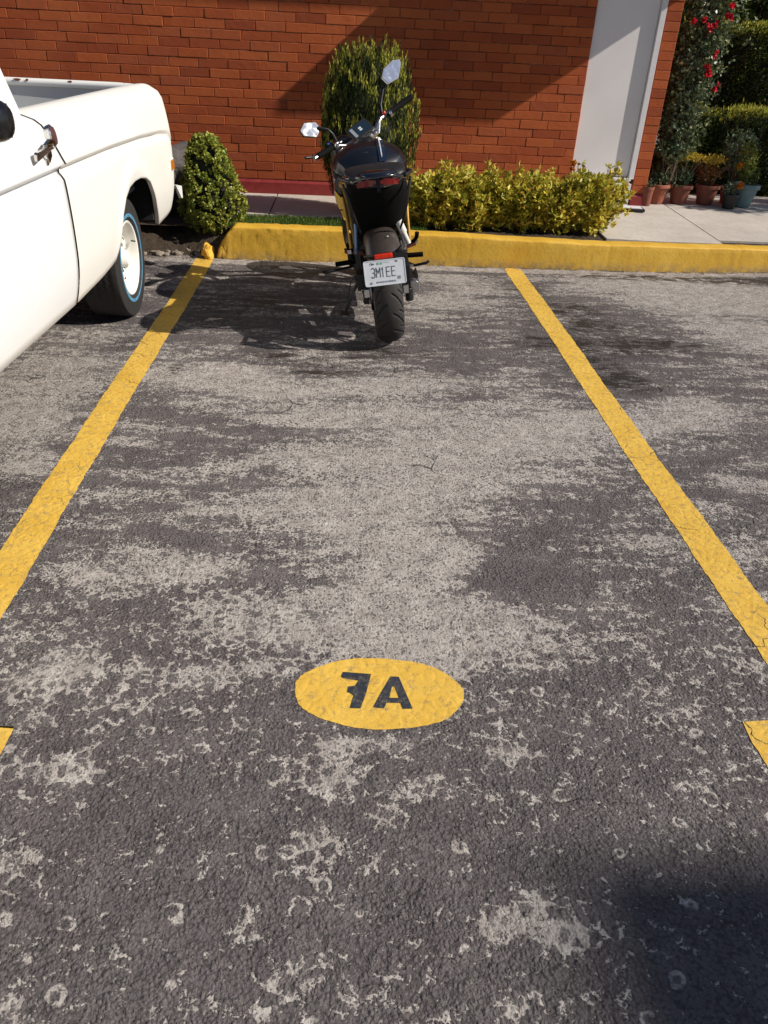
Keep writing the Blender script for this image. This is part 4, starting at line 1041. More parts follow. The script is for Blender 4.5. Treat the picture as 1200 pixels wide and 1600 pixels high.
# frame: gold tubes running down either flank
m = MB()
for s in (-1, 1):
    m.tube([(s * .165, .06, .80), (s * .148, .10, .73), (s * .118, .12, .635)], .0085, 10)
    m.tube([(s * .170, .20, .735), (s * .160, .14, .62), (s * .158, .10, .49)], .010, 10)
    m.tube([(s * .06, 1.0, .86), (s * .15, .70, .76), (s * .17, .30, .78), (s * .14, .06, .785)], .014, 10)
    m.tube([(s * .06, 1.02, .78), (s * .14, .80, .60), (s * .15, .45, .40)], .014, 10)
bp('frame', m, M_GOLD, 60)
m = MB(); m.tube([(-.122, 0.02, .63), (-.131, .0, .51)], .0115, 12); m.tube([(-.131, 0, .515), (-.133, 0, .485)], .016, 12); bp('stay', m, simple('blue_steel', (.12, .17, .27, 1), .3, .8, var=.1), 50)
# shock / silver body on the right
m = MB(); m.tube([(.100, .0, .625), (.122, .0, .565)], .020, 16); m.tube([(.122, 0, .565), (.146, .0, .505)], [.014, .012], 14); m.ball((.098, 0, .640), (.012, .012, .014)); rs = bp('rear_shock', m, simple('bright_white_alloy', (.74, .72, .66, 1), .3, .1, var=.06), 50)
m = MB(); m.tube([(.100, .01, .585), (.128, .01, .495)], .012, 12); m.box((.118, .02, .50), (.03, .03, .05)); bp('reservoir', m, M_CHROME, 50, par=rs)
# foot pegs and their brown brackets
for s in (-1, 1):
    m = MB(); m.rings([[(s * x, .15 + a, z + b) for a, b in ((-.02, -.011), (.02, -.011), (.02, .011), (-.02, .011))] for x, z in ((.095, .450), (.13, .455), (.170, .464), (.196, .470))])
    br = bp('peg_bracket', m, M_RUST, None, .003)
    m = MB()
    if s > 0: m.tube([(.165, .14, .478), (.186, .13, .485), (.200, .12, .505), (.203, .11, .530)], [.010, .010, .011, .012], 10); m.box((.196, .15, .474), (.022, .03, .014), mi=1)
    else: m.tube([(-.150, .14, .470), (-.168, .12, .488), (-.172, .11, .512)], [.012, .014, .013], 10); m.tube([(-.160, .14, .455), (-.150, .13, .42)], .010, 8); m.box((-.170, .12, .470), (.02, .02, .02), mi=1)
    bp('passenger_peg', m, [M_MATB, M_SILV], 50, par=br)
    m = MB(); m.tube([(s * .14, .40, .345), (s * .255, .38, .345)], .014, 10); bp('rider_peg', m, M_MATB, 50)
m = MB(); m.tube([(.16, .42, .30), (.20, .36, .292), (.265, .345, .302), (.284, .345, .312)], [.008, .008, .0085, .007], 10); m.box((.176, .37, .292), (.03, .02, .016), mi=1); bp('brake_pedal', m, [M_SATIN, M_SILV], 50)
m = MB(); m.tube([(-.10, .47, .27), (-.16, .46, .17), (-.235, .44, .045)], [.012, .011, .010], 10); m.box((-.240, .44, .037), (.05, .07, .008), ry=.14); m.tube([(-.11, .50, .28), (-.18, .50, .20), (-.215, .46, .10)], .004, 6); bp('side_stand', m, M_SATIN, 50)
m = MB(); m.tube([(-.12, .62, .28), (-.17, .56, .275), (-.30, .52, .272), (-.34, .52, .276)], [.008, .008, .009, .009], 8); bp('gear_lever', m, M_SATIN, 50)
# hugger over the tyre
m = MB(); R_ = []
for a in np.linspace(math.radians(58), math.radians(146), 15):
    hw = .088 * (1 - .30 * max(0, (math.radians(75) - a)) ) * (1 - .25 * max(0, (a - 2.2)))
    rr = .318
    cy, cz = -rr * -math.cos(a), .292 + rr * math.sin(a)
    R_.append([(hw * math.sin(t), cy * (1 - .12 * (1 - math.cos(t))), .292 + (cz - .292) * (1 - .26 * (1 - math.cos(t)))) for t in np.linspace(-1.35, 1.35, 15)])
m.rings(R_, False, False); hg = bp('rear_mudguard', m, M_CARB, 180); md = hg.modifiers.new('t', 'SOLIDIFY'); md.thickness = .005
m = MB(); m.ball((.028, -.145, .585), (.0045, .003, .0045)); bp('screw', m, M_SILV, 180, par=hg)
# plate bracket, reflector, number plate
m = MB(); m.tube([(.09, -.02, .50), (.10, -.16, .53), (.075, -.29, .545)], .010, 8); m.tube([(-.09, -.02, .48), (-.095, -.16, .50), (-.05, -.29, .53)], .009, 8); m.box((.0, -.300, .50), (.10, .012, .09)); m.box((.055, -.296, .527), (.085, .018, .022), ry=-.05)
bp('plate_bracket', m, M_SATIN, 50)
m = MB(); m.box((-.010, -.312, .5325), (.090, .014, .026), ry=-.16 + .14); bp('reflector', m, M_REFR, None, .006)
PL = thing('number_plate', None, None); PL.parent = bike; PL.location = (-.011, -.330, .459); PL.rotation_euler = (math.radians(90 - 14), 0, 0)   # local x right, y up, z towards the viewer
PL.rotation_euler = (math.radians(90 - 14), math.radians(0), 0)
def rrect(w, h_, r, z):
    P = []
    for cx, cy, a0 in ((w / 2 - r, h_ / 2 - r, 0), (-w / 2 + r, h_ / 2 - r, 90), (-w / 2 + r, -h_ / 2 + r, 180), (w / 2 - r, -h_ / 2 + r, 270)):
        for q in range(5):
            t = math.radians(a0 + q * 22.5); P.append((cx + r * math.cos(t), cy + r * math.sin(t), z))
    return P
m = MB(); m.prism(rrect(.206, .121, .010, -.0015), (0, 0, .0022)); m.build('plate', M_PLATE, PL)
m = MB(); o_, i_ = rrect(.206, .121, .010, .0008), rrect(.198, .113, .008, .0008)
o2, i2 = [(x, y, .0026) for x, y, z in o_], [(x, y, .0026) for x, y, z in i_]
k = len(o_); m.add(o_ + i_ + o2 + i2, [(2 * k + i, 2 * k + (i + 1) % k, 3 * k + (i + 1) % k, 3 * k + i) for i in range(k)] + [(i, (i + 1) % k, 2 * k + (i + 1) % k, 2 * k + i) for i in range(k)] + [(k + i, 3 * k + i, 3 * k + (i + 1) % k, k + (i + 1) % k) for i in range(k)])
m.build('plate_rim', M_PLATE, PL)
# characters 3M1EE as bar strokes
m = MB()
def stroke(ch, x, w=.0165, h_=.044, t=.0036, y0=-.020):
    L = {'3': [(.0, .9, .3, 1), (.3, 1, .75, 1), (.75, 1, 1, .85), (1, .85, 1, .65), (1, .65, .75, .52), (.75, .52, .35, .52), (.75, .52, 1, .38), (1, .38, 1, .15), (1, .15, .75, 0), (.75, 0, .3, 0), (.3, 0, .0, .1)], 'M': [(0, 0, 0, 1), (1, 0, 1, 1), (0, 1, .5, .45), (.5, .45, 1, 1)], '1': [(.55, 0, .55, 1), (.55, 1, .2, .82)],
         'E': [(0, 0, 0, 1), (0, 1, 1, 1), (0, .52, .85, .52), (0, 0, 1, 0)]}[ch]
    for q, (a, b, c, d) in enumerate(L):
        A = Vector((x + a * w, y0 + b * h_, 0)); B_ = Vector((x + c * w, y0 + d * h_, 0)); D = (B_ - A); ln = D.length; D.normalize(); N_ = Vector((-D.y, D.x, 0)) * t / 2
        A -= D * t / 2; B_ += D * t / 2; z = .00115 + .00012 * q
        m.prism([A + N_ + Vector((0, 0, z)), A - N_ + Vector((0, 0, z)), B_ - N_ + Vector((0, 0, z)), B_ + N_ + Vector((0, 0, z))], (0, 0, .0004))
for ch, x in zip('3M1EE', (-.066, -.042, -.018, .008, .034)): stroke(ch, x, {'1': .014, 'M': .019}.get(ch, .0165))
m.build('plate_characters', M_INK, PL)
m = MB()
m.box((-.065, .048, .0014), (.010, .0022, .0006)); m.box((-.069, .043, .0014), (.0022, .011, .0006)); m.box((-.060, .043, .0014), (.004, .009, .0006)); m.box((-.053, .044, .0014), (.006, .006, .0006)); m.box((.060, .047, .0014), (.012, .007, .0006)); m.build('plate_stamp', M_INK, PL)
m = MB(); m.box((-.032, .044, .0014), (.010, .010, .0006)); m.box((-.016, .044, .0014), (.010, .010, .0006)); m.box((.010, .046, .0014), (.034, .0018, .0006)); m.build('plate_emblem', M_GRN, PL)
m = MB(); m.lathe([(.0065, .0011), (.0065, .0018)], (-.072, -.046, 0), 'Z', 16); m.box((.068, -.030, .0014), (.015, .015, .0006)); m.build('plate_seal', M_GREYI, PL)
t_ = text_mesh('ESTADO DE MEXICO', .0105, .0003); t_.materials.append(M_INK); to = link('plate_wording', t_, PL); to.location = (.002, -.0445, .0015)
# tail: outer shell, underside, lamp
m = MB(); R_ = []
for y, hw, zc, zt, zb in ((-.275, .060, .868, .885, .850), (-.25, .100, .868, .900, .835), (-.18, .150, .865, .905, .815), (-.05, .170, .855, .900, .78), (.10, .175, .835, .880, .74), (.26, .165, .80, .845, .70)):
    R_.append([(hw * math.sin(t), y + .06 * (math.sin(t) ** 2) * (1 if y < -.1 else 0), (zt if math.cos(t) > 0 else zb) * abs(math.cos(t)) ** 1 + zc * (1 - abs(math.cos(t)))) for t in np.linspace(0, 2 * math.pi, 28, endpoint=False)])
m.rings(R_); tail = bp('tail_fairing', m, M_BPAINT, 60)
m = MB(); R_ = []
for z, hw, y in ((.850, .140, -.195), (.80, .150, -.172), (.74, .146, -.135), (.68, .136, -.095), (.62, .122, -.04), (.56, .105, .05), (.50, .09, .16)):
    R_.append([(hw * math.sin(t), y + .10 * (1 - math.cos(t)), z) for t in np.linspace(-1.57, 1.57, 17)])
m.rings(R_, False, False); ut = bp('tail_underside', m, M_MATB, 180); md = ut.modifiers.new('t', 'SOLIDIFY'); md.thickness = .006
# ribs framing the underside
for s in (-1, 1):
    m = MB(); m.tube([(s * .166, -.15, .855), (s * .150, -.165, .80), (s * .137, -.15, .73), (s * .120, -.12, .66), (s * .104, -.06, .60)], [.006, .008, .008, .007, .005], 8); bp('tail_rib', m, M_SATIN, 60)
m = MB()
for s in (-1, 1):
    up = [(s * x, y, z) for x, y, z in ((.010, -.268, .872), (.045, -.262, .876), (.078, -.245, .870), (.104, -.222, .860))]
    lo = [(s * x, y, z) for x, y, z in ((.010, -.262, .846), (.045, -.256, .846), (.078, -.238, .842), (.100, -.215, .838))]
    V_ = up + lo + [(x, y + .02, z) for x, y, z in up + lo]
    m = MB(); m.add(V_, [(i, i + 1, i + 5, i + 4) for i in range(3)] + [(i, i + 8, i + 9, i + 1) for i in range(3)] + [(i + 4, i + 5, i + 13, i + 12) for i in range(3)]); bp('tail_light', m, M_TAILR)
m = MB(); m.tube([(-.115, -.215, .866), (-.07, -.258, .884), (0, -.282, .888), (.07, -.258, .886), (.115, -.215, .868)], .006, 8); m.box((0, -.262, .85), (.016, .03, .06)); bp('lamp_surround', m, M_BPAINT, 60)
# passenger seat and rider seat
m = MB(); R_ = []
for y, hw, z in ((-.19, .10, .885), (-.175, .135, .898), (-.12, .150, .912), (.0, .155, .912), (.09, .140, .895), (.12, .13, .86)):
    R_.append([(hw * x, y, z - d) for x, d in ((-1, .035), (-1.03, .018), (-.85, .003), (-.4, -.002), (.4, -.002), (.85, .003), (1.03, .018), (1, .035))])
m.rings(R_); bp('passenger_seat', m, M_SEAT, 70, 0, 1)
m = MB(); R_ = []
for y, hw, z in ((.10, .12, .86), (.13, .13, .85), (.22, .145, .815), (.34, .12, .815), (.42, .085, .835), (.44, .07, .83)):
    R_.append([(hw * x, y, z - d) for x, d in ((-1, .05), (-1.05, .02), (-.85, .004), (-.4, 0), (.4, 0), (.85, .004), (1.05, .02), (1, .05))])
m.rings(R_); bp('rider_seat', m, M_SEAT, 70, 0, 1)
m = MB()
for s in (-1, 1): m = MB(); m.tube([(s * .150, .06, .845), (s * .178, .0, .862), (s * .172, -.12, .872), (s * .135, -.19, .868)], .009, 10); bp('grab_rail', m, M_SATIN, 60)
# tank with shoulders
m = MB(); R_ = []
for y, hw, zt, zb, sh in ((.36, .085, .840, .70, .10), (.40, .130, .880, .70, .14), (.46, .175, .918, .70, .19), (.54, .185, .938, .70, .212), (.64, .175, .945, .70, .205), (.74, .15, .935, .71, .17), (.82, .10, .905, .74, .12)):
    R_.append([(-sh * .75, y, zb), (-sh * .98, y, zb + .06), (-sh, y, zt - .09), (-hw * .98, y, zt - .045), (-hw * .62, y, zt - .012), (-hw * .3, y, zt), (0, y, zt + .004), (hw * .3, y, zt), (hw * .62, y, zt - .012), (hw * .98, y, zt - .045), (sh, y, zt - .09), (sh * .98, y, zb + .06), (sh * .75, y, zb)])
m.rings(R_); tank = bp('fuel_tank', m, M_TANK, 24, .012)
m = MB(); R_ = []
for y, z in ((.385, .872), (.44, .912), (.52, .9400), (.62, .9500), (.72, .9445)):
    R_.append([(x, y, z + dz) for x, dz in ((.052, .001), (.092, -.004), (.092, -.012), (.052, -.010))])
m.rings(R_); bp('tank_highlight', m, M_BLUEB, 60, par=tank)  # blue-black band painted for the bluish highlight along the tank
m = MB(); R_ = []
for y, z in ((.40, .885), (.46, .921), (.54, .9430), (.64, .9510)):
    R_.append([(x, y, z + dz) for x, dz in ((.066, .0055), (.072, .0055), (.072, -.004), (.066, -.004))])
m.rings(R_); bp('tank_glint', m, M_LGREY, None, par=tank)  # pale line of the same painted highlight
m = MB(); m.prism([(-.010, .405, .876), (.030, .46, .906), (.026, .56, .9345), (-.046, .56, .9345), (-.050, .46, .906)], (0, 0, .007))
for i in range(4):
    for s in (-1, 1): m.box((-.011 + s * .017, .445 + i * .027, .907 + i * .0085), (.038, .006, .005), rz=s * .5, rx=.28)
bp('tank_pad', m, M_CARB, None, .001, par=tank)
m = MB(); m.lathe([(.04, 0), (.04, .008), (.034, .011), (.0, .011)], (0, .66, .947), 'Z', 28); bp('tank_cap', m, M_SATIN, 40, par=tank)
# shoulder shrouds with the yellow graphics
for s in (-1, 1):
    m = MB()
    P = [(s * .206, .41, .80), (s * .216, .60, .86), (s * .212, .82, .84), (s * .200, .95, .74), (s * .200, .80, .58), (s * .180, .55, .55), (s * .160, .415, .56), (s * .200, .42, .68)]
    m.prism(P, (-s * .04, 0, 0)); sh = bp('side_shroud', m, M_BPAINT, None, .01)
    m = MB()
    for Q in ([(.205, .425, .735), (.170, .392, .690), (.172, .392, .640), (.196, .42, .640), (.209, .43, .690)], [(.190, .41, .632), (.165, .392, .632), (.150, .388, .585), (.160, .395, .565), (.178, .41, .600)]):
        m.prism([(s * x, y - .018, z) for x, y, z in Q], (0, .012, 0))
    m.tube([(s * .180, .385, .66), (s * .150, .40, .570)], .005, 8)
    bp('yellow_graphic', m, M_YDEC, None, .001, par=sh)
    m = MB(); P = [(s * .150, .10, .74), (s * .160, .38, .70), (s * .145, .42, .55), (s * .140, .30, .45), (s * .135, .16, .50), (s * .135, .10, .62)]
    m.prism(P, (-s * .02, 0, 0)); bp('side_panel', m, M_SATIN, None, .008)
m = MB(); m.box((0, .30, .62), (.22, .34, .22)); m.box((0, .55, .70), (.2, .3, .16)); bp('airbox', m, M_MATB, None, .02)
# front end
U = Vector((.81, .52, .22)).normalized(); FWD = Vector((-.54, .82, .0)).normalized()
ax = Vector((0, 1.27, .292)); tc = Vector((-.005, .93, .92))
Uw = Vector((math.cos(math.radians(33)), math.sin(math.radians(33)), 0))
for s in (-1, 1):
    fk = MB(); a = ax + Uw * .085 * s; b = tc + U * .09 * s; c = a.lerp(b, .45)
    fk.tube([a - (b - a) * .04, c], .024, 16, 0); fk.tube([c, b], .019, 16, 1); bp('fork_leg', fk, [M_GOLD, M_SILV], 50)
m = MB()
for q in (1.0, .78):
    c = ax.lerp(tc, q); c2 = [c + U * .115, c - U * .115]
    m.tube([c2[0], c, c2[1]], [.020, .030, .020], 12)
bp('triple_clamp', m, M_SILV, 60)
m = MB(); R_ = []
for a in np.linspace(math.radians(35), math.radians(150), 12):
    R_.append([tuple(ax + FWD * (-.31 * math.cos(a)) * -1 * (1 - .1 * (1 - math.cos(t))) + Uw * .066 * math.sin(t) + Vector((0, 0, .31 * math.sin(a) * (1 - .12 * (1 - math.cos(t)))))) for t in np.linspace(-1.3, 1.3, 9)])
m.rings(R_, False, False); fm = bp('front_mudguard', m, M_BPAINT, 180); md = fm.modifiers.new('t', 'SOLIDIFY'); md.thickness = .004
hl = tc + FWD * .17 + Vector((0, 0, -.10))
m = MB(); R_ = []
for d, k in ((-.06, .35), (-.05, .75), (.0, 1.0), (.06, .95), (.10, .7)):
    R_.append([tuple(hl + FWD * d + Uw * .09 * k * math.cos(t) + Vector((0, 0, .10 * k * math.sin(t) + (.02 if math.sin(t) > 0 else 0)))) for t in np.linspace(0, 2 * math.pi, 20, endpoint=False)])
m.rings(R_); bp('headlight', m, M_SATIN, 60)
# handlebar
bc = tc + Vector((.0, -.03, .035))
RG0, RG1 = Vector((.158, .975, 1.035)), Vector((.320, 1.05, 1.105))
LG0, LG1 = Vector((-.186, .735, .918)), Vector((-.286, .655, .886))
m = MB(); m.tube([RG0 + (RG0 - RG1) * .1, Vector((.115, .94, 1.020)), Vector((.088, .915, .985)), Vector((.066, .90, .945)), bc + U * .045, bc - U * .045, Vector((-.080, .82, .895)), Vector((-.118, .785, .912)), Vector((-.150, .76, .918)), LG0], .0115, 14)
hb = bp('handlebar', m, M_SILV, 60)
m = MB()
for s in (-1, 1): m.tube([bc + U * s * .05 + Vector((0, 0, -.045)), bc + U * s * .05 + Vector((0, 0, .016))], .017, 12)
m.tube([bc - U * .06, bc + U * .08], .0135, 12)
m.tube([bc + U * .055 + Vector((.02, 0, .01)), Vector((.095, .88, .955)), Vector((.105, .90, 1.0))], [.010, .009, .007], 8)
bp('bar_clamp', m, M_SILV, 50, par=hb)
for nm, A, B_ in (('grip', RG0, RG1), ('grip', LG0, LG1)):
    m = MB(); D = (B_ - A); m.tube([A, A + D * .03, A + D * .06, A + D * .92, A + D * .93, B_, B_ + D.normalized() * .006], [.020, .020, .0165, .0170, .0145, .0145, .010], 16); bp('grip', m, M_MATB, 40, par=hb)
m = MB(); m.tube([LG1 - (LG1 - LG0) * .02, LG1 + (LG1 - LG0).normalized() * .02], .0135, 14); bp('bar_end', m, M_SILV, 50, par=hb)
# levers, switch blocks, reservoir, kill switch
m = MB(); m.tube([RG0 + Vector((-.005, .03, .005)), RG0 + Vector((.03, .065, .012)), RG1 + Vector((-.02, .055, -.01)), RG1 + Vector((.0, .045, -.005))], [.008, .006, .006, .008], 8); bp('brake_lever', m, M_SATIN, 60, par=hb)
m = MB(); m.tube([LG0 + Vector((.0, .03, .004)), LG0 + Vector((-.05, .02, -.012)), LG1 + Vector((-.03, .025, -.002)), LG1 + Vector((-.062, .005, .002))], [.008, .007, .007, .008], 8); m.ball(LG1 + Vector((-.064, .003, .002)), (.009, .009, .009)); bp('clutch_lever', m, M_SATIN, 60, par=hb)
m = MB(); A = RG0 + (RG0 - RG1).normalized() * .02; m.box(A, (.04, .035, .034), rz=.4, ry=-.3); m.tube([A + Vector((.03, .0, .005)), A + Vector((.045, .0, .012))], .021, 14, 1); bp('switch_block', m, [M_SATIN, M_SILV], None, .004, par=hb)
m = MB(); m.lathe([(.0115, 0), (.0115, .010), (.009, .013)], A + Vector((-.004, -.012, .012)), 'Z', 16); bp('kill_switch', m, M_REFR, 40, par=hb)
m = MB(); A = LG0 + (LG0 - LG1).normalized() * .022; m.box(A, (.034, .034, .032), rz=.6, ry=-.3); m.tube([A + Vector((-.01, -.02, -.012)), A + Vector((.006, -.024, .014))], .009, 10); m.tube([A + Vector((.02, -.01, .012)), A + Vector((.036, -.0, .018))], .008, 10); m.tube([A + Vector((-.012, .0, -.03)), A + Vector((.0, -.01, -.008))], .012, 10)
bp('switch_block', m, M_SILV, None, .004, par=hb)
m = MB(); m.box(A + Vector((-.038, .018, .012)), (.026, .018, .010), rz=.5, ry=-.2); bp('choke_tab', m, simple('blue_plastic', (.02, .06, .35, 1), .35), None, .003, par=hb)
m = MB(); m.tube([A + Vector((.0, .0, -.01)), A + Vector((.02, .05, -.08)), A + Vector((.07, .08, -.10)), tc + Vector((-.03, .02, -.06))], .0045, 6); m.tube([A + Vector((-.01, .0, -.01)), A + Vector((-.0, .07, -.05)), A + Vector((.08, .10, -.06)), tc + Vector((-.02, .05, -.1))], .0045, 6)
m.tube([RG0 + Vector((-.03, .02, 0)), RG0 + Vector((-.06, .08, .0)), tc + Vector((.05, .08, -.02)), tc + Vector((.02, .05, -.12))], .0045, 6); m.tube([RG0 + Vector((-.03, .0, 0)), RG0 + Vector((-.05, .03, .055)), RG0 + Vector((-.065, .05, .03)), tc + Vector((.07, .06, -.04))], .0035, 6)
bp('cable', m, M_MATB, 60, par=hb)
# mirrors
def mirror(c, P, stem, nrm):
    nrm = Vector(nrm).normalized(); k = len(P); c = Vector(c)
    me = bp('mirror', MB_mirror(P, nrm, k), M_SATIN, None, .003)
    m = MB(); cc = sum((Vector(p) for p in P), Vector()) / k
    m.prism([cc + (Vector(p) - cc) * .87 + nrm * .0015 for p in P], nrm * .002); bp('mirror_glass', m, M_MIRR, par=me)
    m = MB(); m.tube(stem, [.007] * (len(stem) - 1) + [.009], 10); bp('mirror_stem', m, M_SATIN, 60, par=me)
def MB_mirror(P, nrm, k):
    m = MB(); cc = sum((Vector(p) for p in P), Vector()) / k
    m.rings([[Vector(p) + nrm * .002 for p in P], [Vector(p) - nrm * .008 for p in P], [cc + (Vector(p) - cc) * .85 - nrm * .024 for p in P], [cc + (Vector(p) - cc) * .4 - nrm * .034 for p in P]])
    return m
# outline of each glass lies in a plane tilted towards the rider
def in_plane(P, nrm):
    nrm = Vector(nrm).normalized(); y0 = P[0][1]; cx = sum(p[0] for p in P) / len(P); cz = sum(p[2] for p in P) / len(P)
    return [(x, y0 - (nrm.x * (x - cx) + nrm.z * (z - cz)) / nrm.y, z) for x, _, z in P]
nR = (.40, -.85, .34); nL = (.50, -.78, .38)
PR = in_plane([(.140, 1.05, 1.219), (.174, 1.05, 1.182), (.250, 1.05, 1.206), (.276, 1.05, 1.284), (.268, 1.05, 1.305), (.222, 1.05, 1.306), (.160, 1.05, 1.268)], nR)
PLm = in_plane([(-.363, .72, 1.027), (-.337, .72, 1.062), (-.272, .72, 1.057), (-.240, .72, 1.018), (-.274, .72, .978), (-.346, .72, .996)], nL)
mirror((0, 0, 0), PR, [RG0 + Vector((-.03, .01, .01)), Vector((.125, 1.0, 1.085)), Vector((.150, 1.04, 1.16)), Vector((.20, 1.07, 1.225))], nR)
mirror((0, 0, 0), PLm, [A + Vector((.01, .01, .01)), Vector((-.180, .75, .985)), Vector((-.205, .74, 1.012)), Vector((-.26, .745, 1.025))], nL)
# instrument display
Dc = Vector((-.018, .83, .983)); ux = Vector((.118, .075, .052)).normalized(); uy = Vector((-.30, .55, .62)); uy = (uy - ux * uy.dot(ux)).normalized(); un = ux.cross(uy)
if un.y > 0: un = -un
def dbox(w, h_, t, off): return [Dc + ux * a * w / 2 + uy * b * h_ / 2 + un * off for a, b in ((-1, -1), (1, -1), (1, 1), (-1, 1))]
m = MB(); m.rings([[Dc + ux * x * .5 + uy * y * .5 + un * o for x, y in ((-w + .01, -h_), (w - .01, -h_), (w, -h_ + .01), (w, h_ - .01), (w - .01, h_), (-w + .01, h_), (-w, h_ - .01), (-w, -h_ + .01))] for w, h_, o in ((.11, .06, -.03), (.145, .088, -.012), (.148, .090, .002), (.142, .084, .005))])
dp = bp('display', m, M_SATIN)
m = MB(); m.prism(dbox(.128, .070, 0, .0055), un * .001); bp('screen', m, M_SCREEN, par=dp)
m = MB()
for a, b in ((-.004, -.006), (.006, -.006), (-.004, .007), (.006, .007)): m.prism([Dc + ux * (a + i * .0042) + uy * (b + j * .005) + un * .0067 for i, j in ((-1, -1), (1, -1), (1, 1), (-1, 1))], un * .0003)
bp('screen_icon', m, M_LGREY, par=dp)
m = MB(); m.prism([Dc + ux * a + uy * b + un * .0062 for a, b in ((-.060, -.031), (-.040, -.031), (-.040, .031), (-.060, .031))], un * .0004); bp('screen_band', m, M_GREYI, par=dp)
m = MB(); m.tube([Dc - un * .02, tc + Vector((0, .03, .02))], .018, 10); bp('display_mount', m, M_SATIN, par=dp)

# ------------------------------------------------------------------ plants
def leaves(P, D, L, W, fold=.25, spread=.5, seed=0):
    """leaf quads: P bases (n,3), D directions (n,3), L lengths, W widths"""
    r = np.random.default_rng(seed); n = len(P)
    D = D + r.normal(0, spread, (n, 3)); D /= np.linalg.norm(D, axis=1)[:, None]
    S = np.cross(D, r.normal(0, 1, (n, 3))); S /= np.linalg.norm(S, axis=1)[:, None]
    N = np.cross(S, D)
    L = (L * r.uniform(.7, 1.25, n))[:, None]; W = (W * r.uniform(.75, 1.2, n))[:, None]
    A = P; B = P + D * L * .5 + S * W * .5 + N * W * fold; C = P + D * L; E = P + D * L * .5 - S * W * .5 + N * W * fold
    V = np.stack([A, B, C, E], 1).reshape(-1, 3); F = np.arange(n * 4).reshape(n, 4)
    return V, F
class LV:
    def __init__(s): s.V = []; s.F = []; s.M = []; s.n = 0
    def add(s, V, F, mi=0): s.V.append(V); s.F.append(F + s.n); s.M.append(np.full(len(F), mi)); s.n += len(V)
    def build(s, name, mats, par=None): return quads(name, np.concatenate(s.V), np.concatenate(s.F), mats, par, False, np.concatenate(s.M))
def sph(n, r):
    d = r.normal(0, 1, (n, 3)); return d / np.linalg.norm(d, axis=1)[:, None]

M_HEDGE = leafmat('golden_leaves', [(.22, .25, .022, 1), (.54, .48, .042, 1), (.82, .65, .08, 1), (.90, .74, .18, 1), (.36, .35, .03, 1), (.62, .30, .05, 1)], .3)
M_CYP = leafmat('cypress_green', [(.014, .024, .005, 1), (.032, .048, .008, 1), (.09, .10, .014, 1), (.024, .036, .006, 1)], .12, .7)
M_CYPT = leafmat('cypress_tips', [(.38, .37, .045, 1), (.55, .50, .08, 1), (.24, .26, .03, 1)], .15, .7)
M_BUSH = leafmat('pittosporum_green', [(.17, .21, .03, 1), (.34, .38, .055, 1), (.50, .50, .10, 1), (.46, .40, .07, 1)], .18, .42, .5)
M_DKH = leafmat('dark_hedge_green', [(.035, .06, .012, 1), (.07, .10, .02, 1), (.14, .16, .028, 1)], .12, .6)
M_YTIP = leafmat('sunlit_top_and_new_growth', [(.26, .29, .045, 1), (.44, .43, .06, 1), (.32, .31, .05, 1)], .25, .6)  # yellow green leaves; on hedge tops the paler tone stands for sunlight
M_ROSE = leafmat('rose_leaves', [(.05, .09, .05, 1), (.10, .15, .08, 1), (.18, .21, .11, 1), (.30, .29, .12, 1)], .15, .38, .6)
M_RED = leafmat('red_petals', [(.75, .010, .04, 1), (.90, .03, .07, 1), (.55, .006, .02, 1)], .3)
M_ORG = leafmat('orange_petals', [(.80, .22, .01, 1), (.75, .30, .02, 1), (.62, .13, .01, 1)], .3)
M_TWIG = simple('twig_bark', (.12, .075, .045, 1), .9, var=.25, nscale=60, bumps=.4)
M_GRASS = leafmat('grass_blades', [(.05, .10, .012, 1), (.09, .15, .02, 1), (.16, .20, .035, 1)], .3)
M_DEEP = simple('painted_inner_shade', (.010, .013, .005, 1), .95, var=.3)  # near-black core colour stands for the shade between the leaves

# golden shrubs between path and kerb
def golden_shrub(x, y, w, d, h, seed, lab, orange=0):
    z0 = float(pz(x, y)) - .01; r = np.random.default_rng(seed)
    t = thing('golden_shrub', lab, 'shrub', (x, y, z0), 0, 'golden shrubs planted behind the kerb')
    m = MB(); lv = LV(); tips = []
    for i in range(56):
        a = r.uniform(0, 2 * math.pi); q = r.uniform(.1, 1) ** .5
        bx, by = .2 * w * q * math.cos(a), .25 * d * q * math.sin(a)
        tx, ty = w * .5 * q * math.cos(a) + r.normal(0, .02), d * .5 * q * math.sin(a) + r.normal(0, .015)
        tz = h * r.uniform(.60, 1.0) * (1 - .12 * q ** 3)
        if i % 11 == 0: tz *= 1.2
        P = [Vector((bx, by, 0)), Vector(((bx + tx) / 2, (by + ty) / 2, tz * .45)), Vector((tx, ty, tz))]
        m.tube(P, [.0045, .0035, .002], 5); tips.append((P, tz))
        ns = int(24 * tz / h) + 7
        for k in range(ns):
            u = .18 + .82 * k / ns
            c = np.array(P[0].lerp(P[1], u * 2) if u < .5 else P[1].lerp(P[2], u * 2 - 1)) + r.normal(0, .026, 3)
            nl = 5
            dirs = sph(nl, r) * .95 + np.array([math.cos(a) * .4, math.sin(a) * .4, .5])
            V, F = leaves(np.repeat(c[None], nl, 0), dirs, .050, .021, .2, .25, int(r.integers(1e9))); lv.add(V, F)
    m.build('stem', M_TWIG, t)
    lv.build('foliage', M_HEDGE, t)
    if orange:
        fl = LV(); c0 = np.array(orange)
        for k in range(4):
            c = c0 + r.normal(0, .018, 3); V, F = leaves(np.repeat(c[None], 22, 0), sph(22, r), .026, .018, .1, .1, k); fl.add(V, F)
        fl.build('blossom', M_ORG, t); 
        m = MB(); m.tube([(c0[0], c0[1], c0[2]), (c0[0] + .02, c0[1] + .02, c0[2] - .2)], .003, 5); m.build('flower_stalk', M_TWIG, t)
